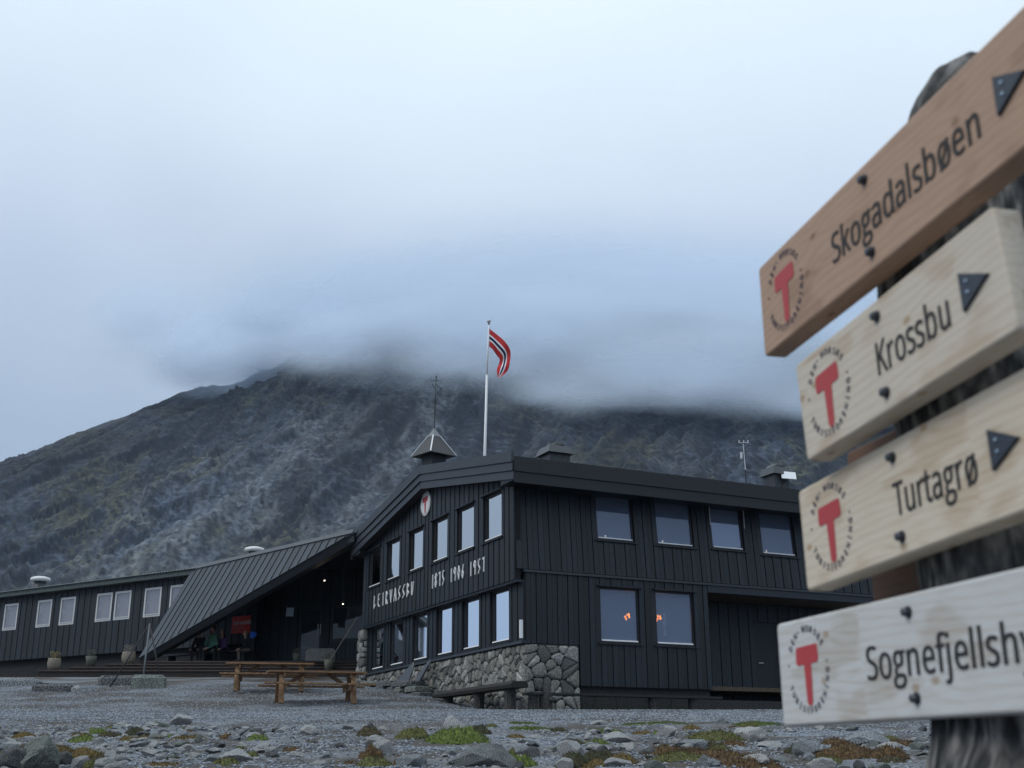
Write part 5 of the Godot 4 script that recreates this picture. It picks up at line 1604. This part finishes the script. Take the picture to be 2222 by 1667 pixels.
func stones_and_moss() -> void:
	for i in 14: stones.append(stone_mesh(200 + i, 2, 9 + i % 5, false, 0.06))
	for i in 6: smooth_stones.append(stone_mesh(300 + i, 3, 5, true, 0.10))
	rock(-3.90, 10.10, 0.31, 0.25, "green", "large rounded greenish boulder at the left edge of the rubble")
	rock(-4.10, 10.10, 0.26, 0.16, "dark", "dark low boulder left of the rounded greenish boulder")
	rock(-3.85, 10.60, 0.13, 0.10, "dark", "dark angular stone just right of the rounded greenish boulder")
	rock(-3.59, 10.22, 0.17, 0.10, "light", "pale broken slab near the left bottom of the rubble")
	rock(-3.79, 11.46, 0.09, 0.07, "white", "small white block standing among the left rubble stones")
	rock(-4.91, 18.02, 0.35, 0.18, "light", "long pale slanted stone at the far edge of the left rubble")
	rock(-3.43, 13.40, 0.10, 0.10, "green", "pale greenish cobble beside the slanted stone")
	rock(-2.41, 10.76, 0.31, 0.11, "light", "flat pale triangular flagstone lying on the gravel")
	rock(-2.23, 11.40, 0.15, 0.05, "dark", "thin dark slate lying right of the flat flagstone")
	rock(-3.15, 15.28, 0.14, 0.09, "dark", "small dark pointed stone on the gravel below the picnic tables")
	rock(-2.57, 15.28, 0.30, 0.12, "light", "low pale triangular stone below the right end of the near picnic table")
	rock(-1.75, 12.58, 0.12, 0.05, "dark", "thin dark stone on the bare gravel in the middle")
	rock(-0.71, 15.06, 0.35, 0.23, "white", "white pointed rock rising out of the bright green moss mound")
	rock(-1.16, 14.24, 0.18, 0.06, "white", "pale flat stone at the foot of the olive moss")
	rock(-1.48, 13.58, 0.27, 0.09, "light", "pale low stone right of the brown moss hummock")
	rock(-1.71, 14.86, 0.16, 0.15, "dark", "dark stone sitting in the brown moss hummock")
	rock(-1.22, 11.28, 0.24, 0.15, "light", "pale wedge stone between the two brown moss hummocks")
	rock(-1.32, 11.54, 0.16, 0.11, "dark", "dark stone behind the rust brown moss hummock")
	rock(-0.85, 10.10, 0.29, 0.11, "blue", "long grey stone at the bottom edge left of the lichen outcrop")
	rock(-0.25, 10.10, 0.57, 0.17, "lichen", "broad lichen mottled rock outcrop at the bottom edge")
	rock(-0.11, 11.04, 0.23, 0.12, "blue", "rounded grey lichen boulder with a grass tuft on its right")
	rock(0.18, 11.40, 0.20, 0.11, "dark", "dark angular block behind the moss topped rock")
	rock(0.53, 11.04, 0.29, 0.15, "light", "pale tilted slab leaning over the dark moss cushion")
	rock(-0.18, 10.48, 0.09, 0.05, "white", "round white cobble beside the lichen outcrop")
	rock(0.06, 10.22, 0.09, 0.07, "dark", "dark triangular stone right of the round white cobble")
	rock(0.44, 10.10, 0.17, 0.12, "white", "pale pointed stone at the bottom edge below the moss cushion")
	rock(0.80, 11.04, 0.15, 0.11, "dark", "dark grey stone right of the moss cushion")
	rock(0.85, 10.10, 0.26, 0.08, "light", "light low boulder at the bottom edge in the middle right")
	rock(2.79, 14.24, 0.42, 0.21, "white", "big white lichen crusted boulder in front of the lodge")
	rock(1.24, 14.04, 0.37, 0.12, "light", "flat layered grey slab on the gravel in front of the lodge")
	rock(1.83, 14.54, 0.31, 0.12, "light", "pale slanting slab left of the olive moss near the lodge")
	rock(1.81, 12.22, 0.44, 0.11, "blue", "long grey green rock behind the rust red moss carpet")
	rock(2.71, 12.98, 0.34, 0.06, "light", "pale flat flagstone at the foot of the white boulder")
	rock(3.88, 13.32, 0.60, 0.14, "blue", "long slanted blue grey slab below the lowest trail sign")
	rock(3.78, 12.22, 0.28, 0.08, "white", "smooth pale oval rock right of the rust tussocks")
	rock(2.73, 11.28, 0.28, 0.14, "blue", "blue grey angular boulder left of the orange tussock")
	rock(2.02, 10.10, 0.25, 0.10, "white", "white speckled rounded boulder at the bottom edge below the rust moss")
	rock(1.60, 10.10, 0.23, 0.08, "blue", "grey rounded boulder at the bottom edge below the rust moss")
	rock(2.55, 10.10, 0.23, 0.08, "light", "light grey rounded boulder at the bottom edge below the trail signs")
	rock(2.85, 10.10, 0.11, 0.08, "dark", "dark jagged stone at the bottom edge near the signpost")
	rock(3.20, 18.62, 0.24, 0.07, "blue", "blue grey hump of rock on the gravel by the lodge")
	rock(1.26, 18.02, 0.27, 0.06, "light", "low pale stone on the gravel at the corner of the stone plinth")
	moss(-0.62, 13.76, 0.67, 0.18, "green", "bright green moss mound around the white pointed rock")
	moss(-1.16, 14.24, 0.35, 0.14, "olive", "olive green moss cushion left of the bright green mound")
	moss(-1.71, 14.64, 0.28, 0.13, "brown", "brown moss hummock with a dark stone in it")
	moss(-1.25, 10.92, 0.20, 0.14, "rust", "rust brown moss hummock left of the pale wedge stone")
	moss(-1.14, 10.10, 0.27, 0.09, "olive", "olive moss tuft below the rust brown hummock")
	moss(-0.95, 10.38, 0.10, 0.09, "rust", "small rust tuft right of the pale wedge stone")
	moss(-4.28, 10.92, 0.70, 0.11, "ochre", "wide ochre moss carpet behind the rounded greenish boulder")
	moss(-3.89, 11.04, 0.37, 0.08, "ochre", "orange moss strip among the left rubble stones")
	moss(-3.48, 10.18, 0.10, 0.07, "olive", "olive tuft beside the pale broken slab")
	moss(-4.71, 13.50, 0.18, 0.07, "green", "small bright green tuft among the left rubble stones")
	moss(-4.29, 13.66, 0.19, 0.06, "ochre", "small orange patch of moss among the left rubble")
	moss(-4.39, 14.64, 0.31, 0.06, "ochre", "thin orange moss streak beside the slanted stone")
	moss(-5.45, 16.78, 0.23, 0.06, "olive", "thin olive patch at the far edge of the left rubble")
	moss(-3.73, 14.04, 0.37, 0.05, "ochre", "faded ochre moss strip on the gravel right of the left rubble")
	moss(-2.34, 10.10, 0.21, 0.06, "olive", "olive moss tuft at the bottom edge left of the middle")
	moss(-2.87, 10.10, 0.26, 0.04, "ochre", "faded yellow moss at the bottom edge in the left half")
	moss(-0.00, 11.04, 0.09, 0.10, "olive", "upright grass tuft beside the rounded lichen boulder")
	moss(0.51, 10.22, 0.27, 0.13, "olivedark", "dark olive moss cushion on the pale tilted slab")
	moss(0.68, 10.10, 0.19, 0.07, "ochre", "ochre moss fringe right of the dark olive cushion")
	moss(1.43, 11.40, 0.38, 0.10, "rust", "left hump of the rust red moss carpet")
	moss(1.74, 10.92, 0.70, 0.11, "rust", "middle of the rust red moss carpet")
	moss(1.94, 10.10, 0.53, 0.11, "rust", "right end of the rust red moss carpet")
	moss(1.45, 10.60, 0.44, 0.06, "olive", "olive front edge of the rust red moss carpet")
	moss(2.38, 14.04, 0.58, 0.12, "olive", "olive moss cushion left of the white crusted boulder")
	moss(2.36, 12.98, 0.27, 0.08, "rust", "red brown moss below the white crusted boulder")
	moss(2.49, 16.90, 0.22, 0.08, "ochre", "small yellow tussock on the gravel before the lodge")
	moss(1.79, 14.86, 0.15, 0.06, "green", "small green tuft beside the pale slanting slab")
	moss(1.61, 15.06, 0.23, 0.05, "ochre", "dry ochre grass strip before the lodge")
	moss(3.01, 10.92, 0.49, 0.14, "rust", "orange brown tussock right of the blue grey boulder")
	moss(3.32, 10.76, 0.32, 0.12, "rust", "rust tussock below the smooth pale oval rock")
	moss(2.72, 10.60, 0.24, 0.06, "olive", "olive grass in front of the orange brown tussock")
	moss(2.72, 11.80, 0.18, 0.08, "olivedark", "dark tuft behind the blue grey angular boulder")
	moss(3.53, 13.32, 0.30, 0.08, "rust", "russet moss beside the long slanted slab")
	moss(4.17, 13.14, 0.35, 0.07, "rust", "russet moss right of the long slanted slab")
	moss(1.25, 16.16, 0.43, 0.03, "green", "flat green moss streak on the gravel before the stone plinth")
	moss(0.17, 18.46, 0.42, 0.04, "green", "thin green moss strip near the plinth corner")
	moss(0.24, 16.40, 0.50, 0.03, "green", "faint green moss line on the gravel")
	moss(2.14, 18.02, 0.89, 0.04, "green", "wide faint green moss patch on the gravel before the lodge")
	moss(3.58, 17.72, 0.60, 0.04, "green", "faint green moss at the foot of the lodge below the signs")
	var patch := noise(71, 0.35, 3)
	# smaller tufts between the named ones
	var sown := 0
	while sown < 46:
		var z := rng.randf_range(10.0, 17.5)
		var x := rng.randf_range(-0.44, 0.33) * z
		if x > -0.20 * z and x < -0.02 * z and rng.randf() < 0.75: continue
		if patch.get_noise_2d(x + 50.0, z) < -0.05: continue
		var tone: String = ["olive", "ochre", "rust", "olive", "brown", "green", "olivedark"][rng.randi() % 7]
		var w := rng.randf_range(0.07, 0.30)
		var where := stone_label(x, z, 0.0, 0.0, "").split(" stone ", true, 1)
		var kind: String = {"olive": "olive green", "ochre": "ochre yellow", "rust": "rust brown", "brown": "brown", "green": "fresh green", "olivedark": "dark olive"}[tone]
		var old: int = marks.size()
		moss(x, z, w, w * rng.randf_range(0.22, 0.4), tone, "%s %s moss tuft %s" % ["small" if w < 0.14 else "broader", kind, where[1]])
		marks.resize(old)
		sown += 1
	# loose stones that can still be told apart
	var placed := 0
	var spots := []
	while placed < 8200:
		var z := 8.6 + 17.5 * pow(rng.randf(), 1.35)
		var x := rng.randf_range(-0.47, 0.40) * z
		var dens := clampf(0.10 + 0.55 * patch.get_noise_2d(x, z) + (0.75 if x < -0.17 * z and z > 10.5 and z < 17.5 else 0.0) + (0.30 if x > -0.06 * z and z < 16.0 else 0.0) - (0.55 if z > 17.5 else 0.0), 0.0, 1.0)
		if x > -0.2 * z and x < -0.06 * z: dens *= 0.30
		placed += 1
		if rng.randf() > dens: continue
		var on_moss := false
		for q in mosses: on_moss = on_moss or (absf(x - q[0]) < q[2] * 0.95 and z < q[1] + q[3] * 0.9 and z > q[1] - q[3] - 0.55)
		if on_moss and rng.randf() < 0.93: continue
		spots.append([x, z, 0.026 + 0.19 * pow(rng.randf(), 3.0)])
	spots.sort_custom(func(p, q): return p[2] / p[1] > q[2] / q[1])
	var tones := ["light", "blue", "light", "dark", "white", "light", "blue", "green"]
	var words := {"light": "pale grey", "blue": "blue grey", "dark": "dark", "white": "whitish", "green": "greenish grey"}
	var rest := {}
	for i in spots.size():
		var x: float = spots[i][0]
		var z: float = spots[i][1]
		var s: float = spots[i][2]
		var tone: String = tones[rng.randi() % tones.size()]
		if x < -0.17 * z and rng.randf() < 0.4: tone = "light"
		var k := rng.randi() % stones.size()
		var thick := rng.randf_range(0.28, 0.62)
		var xf := Transform3D(Basis(Vector3.UP, rng.randf() * TAU) * Basis(Vector3.RIGHT, rng.randf_range(-0.3, 0.3)) * Basis.from_scale(Vector3(s, s * thick, s * rng.randf_range(0.6, 1.0))), at(x, rough_y(x, z) + s * 0.10, z))
		if i < 255:
			var where := "in the rubble on the left" if x < -0.17 * z else "on the open gravel in the middle" if x < -0.05 * z else "in the rubble before the lodge's right half"
			tag(obj("stone", stones[k], rock_mat(tone), null, xf), stone_label(x, z, s, thick, words[tone]), "stone", "%s loose stones on the gravel" % words[tone])
		else:
			var key := "%s %d" % [tone, k % 3]
			if not rest.has(key): rest[key] = [stones[k % 3], tone, []]
			rest[key][2].append(xf)
	for key in rest: many("rubble", rest[key][0], rock_mat(rest[key][1]), rest[key][2], "small broken stones strewn over the gravel")
	# gravel grains
	var grain := [stone_mesh(400, 0, 3), stone_mesh(401, 0, 4), stone_mesh(402, 0, 2)]
	for g in 3:
		var list := []
		while list.size() < 30000:
			var z := 8.2 + 28.0 * pow(rng.randf(), 1.5)
			var x := rng.randf_range(-0.46, 0.36) * z
			var fx := x - 0.29
			var fz := z - 28.0
			if z < 19.0 and patch.get_noise_2d(x * 1.3 + 60.0, z * 1.3) < (0.05 if x > -0.08 * z and z < 17.0 else -0.12) and rng.randf() < 0.82: continue
			if z > 26.0 and fx * 0.898 + fz * 0.44 > -0.05 and fz * 0.898 - fx * 0.44 > -0.1: continue
			var s := rng.randf_range(0.010, 0.034) * (0.75 + 0.02 * z)
			if z < 12.0 and rng.randf() < 0.3: s *= 0.6
			list.append(Transform3D(Basis(Vector3.UP, rng.randf() * TAU) * Basis.from_scale(Vector3(s, s * 0.6, s * 0.85)), at(x, rough_y(x, z) + s * 0.12, z)))
		many("gravel_grains", grain[g], [nmat("grain_a", [[0.125, 0.148, 0.182], [0.245, 0.275, 0.315]], Vector3(0.7, 0.7, 0.7), 0.9, 0.0, 0.03, 181, true), nmat("grain_b", [[0.075, 0.09, 0.113], [0.17, 0.192, 0.225]], Vector3(0.7, 0.7, 0.7), 0.9, 0.0, 0.03, 182, true), nmat("grain_c", [[0.19, 0.215, 0.252], [0.36, 0.39, 0.42]], Vector3(0.7, 0.7, 0.7), 0.9, 0.0, 0.03, 183, true)][g], list, "blue grey gravel grains covering the yard")

func many(called: String, mesh: Mesh, m: Material, list: Array, label: String) -> void:
	var mm := MultiMesh.new()
	mm.transform_format = MultiMesh.TRANSFORM_3D
	mm.mesh = mesh
	mm.instance_count = list.size()
	for i in list.size(): mm.set_instance_transform(i, list[i])
	var o := MultiMeshInstance3D.new()
	o.multimesh = mm
	o.material_override = m
	o.name = numbered(called)
	add_child(o)
	tag(o, label, "gravel", "", "stuff")


# ---------- the signpost close to the camera ----------
func lettering(parent: Node, text: String, m: Material, where: Vector3, width: float, cap: float, called: String) -> void:
	var t := text_mesh(text, cap)
	var a := t.get_aabb()
	var base := text_mesh("H", cap).get_aabb().position.y
	var k := width / a.size.x
	var st := SurfaceTool.new()      # a stroke a little heavier than the font's own
	st.begin(Mesh.PRIMITIVE_TRIANGLES)
	for q in [-1.0, 0.0, 1.0]: st.append_from(t, 0, Transform3D(Basis(), Vector3(q * cap * 0.016, 0, q * cap * 0.004)))
	obj(called, st.commit(), m, parent, Transform3D(Basis.from_scale(Vector3(k, 1, 1)), where - Vector3(a.position.x * k, base, 0)))

func text_mesh(text: String, cap: float) -> TextMesh:
	var t := TextMesh.new()
	var f := SystemFont.new()
	f.font_names = PackedStringArray(["Droid Sans"])
	t.font = f
	t.text = text
	t.font_size = 64
	t.pixel_size = cap / 0.714 / 64.0
	t.depth = 0.001
	t.curve_step = 1.5
	t.horizontal_alignment = HORIZONTAL_ALIGNMENT_LEFT
	return t

func tee(parent: Node, k: float, z: float) -> void:
	var p := []
	for q in [[-0.028, 0.031], [0.027, 0.033], [0.031, 0.030], [0.032, 0.012], [0.028, 0.008], [0.011, 0.007], [0.0085, -0.044], [0.005, -0.049], [-0.003, -0.049], [-0.0065, -0.044], [-0.0095, 0.007], [-0.028, 0.006], [-0.032, 0.010], [-0.031, 0.028]]:
		p.append(Vector2(q[0], q[1]) * k)
	var b := MB.new()
	b.prism(p, 0.0, 0.0008 * k, Transform3D(Basis(), Vector3(0, 0, z)))
	obj("red_letter_t", b.done(), flat("emblem_red", 0.42, 0.045, 0.05, 0.6), parent)

func ring_text(parent: Node, k: float, z: float) -> void:
	var st := SurfaceTool.new()
	st.begin(Mesh.PRIMITIVE_TRIANGLES)
	for run in [["DEN", 146.0, -12.0, 1.0], ["NORSKE", 96.0, -12.0, 1.0], ["TURISTFORENING", 205.0, 11.6, -1.0], ["•", 172.0, 1.0, 1.0], ["•", 8.0, 1.0, 1.0], ["•", 112.0, 1.0, 1.0]]:
		var w: String = run[0]
		for i in w.length():
			var t := text_mesh(w[i], 0.0088 * k)
			var a := t.get_aabb()
			var ang := deg_to_rad(run[1] + run[2] * i)
			var up: Vector3 = Vector3(cos(ang), sin(ang), 0) * run[3]
			var right := Vector3(up.y, -up.x, 0)
			var c := Vector3(cos(ang), sin(ang), 0) * 0.0555 * k + Vector3(0, 0, z + 0.0004 * k)
			st.append_from(t, 0, Transform3D(Basis(right, up, Vector3(0, 0, 1)), c - right * (a.position.x + a.size.x * 0.5) - up * (a.position.y + a.size.y * 0.5)))
	obj("rim_lettering", st.commit(), flat("emblem_blue", 0.03, 0.035, 0.075, 0.6), parent)

func wood_image(sd: int, light: Vector3, dark: Vector3) -> ImageTexture:
	var n := noise(sd, 1.0, 3)
	var fine := noise(sd + 1, 1.0, 2)
	var im := Image.create(1024, 256, false, Image.FORMAT_RGB8)
	var r := RandomNumberGenerator.new()
	r.seed = sd
	var knots := []
	for i in 6: knots.append(Vector2(r.randf_range(0.05, 0.75), r.randf_range(0.02, 0.13)))
	for y in 256:
		for x in 1024:
			var px := x / 1024.0 * 0.8
			var py := y / 256.0 * 0.16
			var v := py + 0.018 * n.get_noise_2d(px * 1.3, py * 6.0) + 0.0025 * n.get_noise_2d(px * 5.0 + 40.0, py * 30.0)
			var kn := 0.0
			for q in knots:
				var d := Vector2((px - q.x) * 0.6, py - q.y).length()
				v += 0.010 * exp(-d * d / 0.0004) * signf(py - q.y)
				kn = maxf(kn, smoothstep(0.0065, 0.003, d))
			var ring := 0.5 + 0.5 * sin(TAU * v / 0.0115 + 2.5 * n.get_noise_2d(px * 1.5, 7.0))
			ring = pow(ring, 2.5)
			var fib := fine.get_noise_2d(px * 14.0, py * 620.0)
			var stain := smoothstep(0.1, 0.5, n.get_noise_2d(px * 5.0 + 90.0, py * 10.0))
			var t := clampf(0.21 * ring + 0.26 * fib + 0.36 * stain + 0.75 * kn + 0.10, 0.0, 1.0)
			var c := light.lerp(dark, t)
			im.set_pixel(x, y, lin(c.x, c.y, c.z))
	return ImageTexture.create_from_image(im)

func slab(l: float, h: float, d: float, cut := 0.0) -> ArrayMesh:       # a board with rounded edges: front at z = 0, top left at the origin; cut slopes its ends
	var b := MB.new(1)
	var rings := []
	for q in [[0.003, -d], [0.0, -d + 0.003], [0.0, -0.0035], [0.001, -0.001], [0.0035, 0.0]]:
		var ring := []
		var e: float = q[0]
		for c in [[0, 0, 180.0], [1, 0, 90.0], [1, 1, 0.0], [0, 1, -90.0]]:
			for k in 4:
				var a := deg_to_rad(c[2] - 30.0 * k)
				var rr := 0.008
				var px: float = (rr if c[0] == 0 else l - rr) + cos(a) * (rr - e)
				var py: float = (-rr if c[1] == 0 else -h + rr) + sin(a) * (rr - e)
				ring.append(Vector3(px - cut * py, py, q[1]))
		rings.append(ring)
	var mid := Vector3(l * 0.5, -h * 0.5, -d * 0.5)
	for i in rings.size() - 1:
		for k in 16:
			var j := (k + 1) % 16
			var m: Vector3 = (rings[i][k] + rings[i + 1][j]) * 0.5
			b.quad(rings[i][k], rings[i][j], rings[i + 1][j], rings[i + 1][k], Vector3(m.x - clampf(m.x, 0.02, l - 0.02), m.y - clampf(m.y, -h + 0.02, -0.02), (m.z - mid.z) * 0.5))
	b.st.set_smooth_group(2)
	b.fan(rings[0], Vector3(0, 0, -1))
	b.fan(rings[4], Vector3(0, 0, 1))
	return b.done()

func wood_of(key: String, t: Texture2D, shift: float, tint: Color) -> StandardMaterial3D:
	var m := StandardMaterial3D.new()
	m.resource_name = key
	m.albedo_texture = t
	m.albedo_color = tint
	m.roughness = 0.72
	m.uv1_triplanar = true
	m.uv1_scale = Vector3(1.0 / 0.8, 1.0 / 0.16, 1.0 / 0.16)
	m.uv1_offset = Vector3(shift, shift * 0.6, 0.3)
	m.uv1_triplanar_sharpness = 8.0
	m.heightmap_enabled = true
	m.heightmap_texture = t
	m.heightmap_scale = 0.06
	return m

func signpost() -> void:
	var pale := wood_image(501, Vector3(0.63, 0.595, 0.54), Vector3(0.40, 0.30, 0.205))
	var warm := wood_image(502, Vector3(0.43, 0.285, 0.20), Vector3(0.22, 0.13, 0.08))
	# far top left corner (x, above the eye, ahead), bearing, tilt, length, text, text from, to, bolts at, arrow at
	var list := [
		[Vector3(0.3783, 0.7140, 1.6740), -11.81, -0.0110, 0.82, "Skogadalsbøen", 0.236, 0.576, 0.335, 0.611, "topmost sign board, orange brown wood, lettered Skogadalsbøen", 0.0],
		[Vector3(0.4027, 0.5293, 1.5900), -12.43, -0.0483, 0.477, "Krossbu", 0.217, 0.376, 0.229, 0.405, "short pale sign board lettered Krossbu, second from the top", 0.05],
		[Vector3(0.4160, 0.3661, 1.6815), -12.75, -0.0366, 0.62, "Turtagrø", 0.254, 0.428, 0.262, 0.458, "pale sign board lettered Turtagrø, third from the top", 0.0],
		[Vector3(0.3904, 0.1849, 1.7658), -14.12, -0.0026, 0.78, "Sognefjellshytta", 0.244, 0.636, 0.348, 0.69, "lowest sign board, greyish white wood, lettered Sognefjellshytta", 0.0],
	]
	var ink := flat("burnt_black", 0.022, 0.02, 0.02, 0.7)
	var steel := flat("arrow_steel", 0.035, 0.042, 0.055, 0.4, 0.3)
	var bolt := flat("bolt_steel", 0.06, 0.07, 0.085, 0.35, 0.6)
	for k in 4:
		var q: Array = list[k]
		var a := deg_to_rad(q[1])
		var ti: float = q[2]
		var away := Vector3(sin(a), 0, cos(a))
		var tx := -(away * cos(ti) + Vector3.UP * sin(ti))
		var ty := -away * sin(ti) + Vector3.UP * cos(ti)
		var bx := Vector3(tx.x, tx.y, -tx.z)
		var by := Vector3(ty.x, ty.y, -ty.z)
		var o: Vector3 = q[0]
		var t := thing("trail_sign", q[9], "sign", Transform3D(Basis(bx, by, bx.cross(by)), at(o.x, o.y, o.z)), "trail sign boards on the post")
		obj("board", slab(q[3], 0.145, 0.034, q[10]), [wood_of("board_warm", warm, 0.0, Color(1, 1, 1)), wood_of("board_pale", pale, 0.13, Color(0.97, 0.95, 0.92)), wood_of("board_pale_2", pale, 0.47, Color(1.0, 0.975, 0.93)), wood_of("board_white", pale, 0.71, Color(0.95, 0.985, 1.03))][k], t)
		lettering(t, q[4], ink, Vector3(q[5], -0.0955, 0.0006), q[6] - q[5], 0.0415, "place_name")
		var e := Node3D.new()
		e.name = "emblem"
		t.add_child(e)
		e.position = Vector3(0.087, -0.0705, 0.0002)
		tee(e, 1.0, 0.0)
		ring_text(e, 1.0, 0.0)
		var ar := MB.new()
		var ax: float = q[8]
		ar.prism([Vector2(ax, -0.046), Vector2(ax, -0.092), Vector2(ax + 0.050, -0.069)], 0.0, 0.004, Transform3D(), 0.0008)
		var plate := obj("arrow_plate", ar.done(), steel, t)
		for y in [-0.062, -0.075]:
			var sc := MB.new(0)
			sc.tube([Vector3(ax + 0.014, y, 0.003), Vector3(ax + 0.014, y, 0.0055)], [0.003, 0.002], 8)
			obj("screw", sc.done(), flat("screw_bright", 0.25, 0.33, 0.42, 0.3, 0.7), plate)
		for y in [-0.022, -0.122]:
			var bo := MB.new()
			bo.tube([Vector3(q[7], y, -0.001), Vector3(q[7], y, 0.0015)], [0.0075], 14)
			bo.tube([Vector3(q[7], y, 0.001), Vector3(q[7], y, 0.0075), Vector3(q[7], y, 0.009)], [0.0056, 0.0056, 0.0042], 6)
			obj("bolt", bo.done(), bolt, t)
	# the post: a weathered log, knotty, narrowing to a rounded top, with two plain boards on its far side
	var p := thing("signpost", "thick dark weathered log post carrying the four trail sign boards", "post", turned(at(0.648, -1.35, 1.44)))
	var n := noise(520, 1.0, 4)
	var b := MB.new(0)
	var prof := [0.0, 0.17, 0.9, 0.20, 1.26, 0.185, 1.36, 0.150, 1.45, 0.138, 1.6, 0.128, 1.9, 0.122, 2.05, 0.114, 2.14, 0.102, 2.21, 0.084, 2.26, 0.055, 2.29, 0.0]
	var prev := []
	for j in 115:
		var y := j * 0.02 if j < 114 else 2.29
		var ring := []
		for i in 40:
			var a := TAU * i / 40
			var r := pw(prof, y)
			r *= 1.0 + 0.10 * n.get_noise_3d(cos(a) * 1.3, y * 1.1, sin(a) * 1.3) + 0.10 * n.get_noise_3d(cos(a) * 4.0, y * 3.0, sin(a) * 4.0) + 0.03 * n.get_noise_3d(cos(a) * 9.0, y * 9.0, sin(a) * 9.0)
			ring.append(Vector3(cos(a) * r - 0.034 * smoothstep(1.4, 1.9, y) - 0.025 * smoothstep(1.36, 1.22, y) + 0.034 * smoothstep(1.95, 2.25, y), y, sin(a) * r))
		if prev.size():
			for i in 40:
				var l := (i + 1) % 40
				b.quad(prev[i], prev[l], ring[l], ring[i], (prev[i] + ring[l]) * Vector3(1, 0, 1) + Vector3(0, 0.001 if y < 2.2 else 0.05, 0))
		prev = ring
	obj("post", b.done(), nmat("post_wood", [[0.009, 0.009, 0.010], [0.035, 0.035, 0.036], [0.10, 0.097, 0.095], [0.23, 0.215, 0.20]], Vector3(7, 1.5, 7), 0.85, 0.5, 0.014, 530), p)
	for q in [[-0.115, 0.150, 0.33, 0.115, 1.5], [-0.095, -0.02, 0.30, 0.06, 1.32]]:
		var ba := MB.new()
		obj("back_board", slab(q[2], q[3], 0.03), wood_of("board_back", warm, q[4], Color(0.62, 0.55, 0.5)), p, Transform3D(Basis(Vector3.UP, deg_to_rad(-77.5)), Vector3(q[0] - 0.035, q[1] + 1.63 - 0.0, -0.265)))
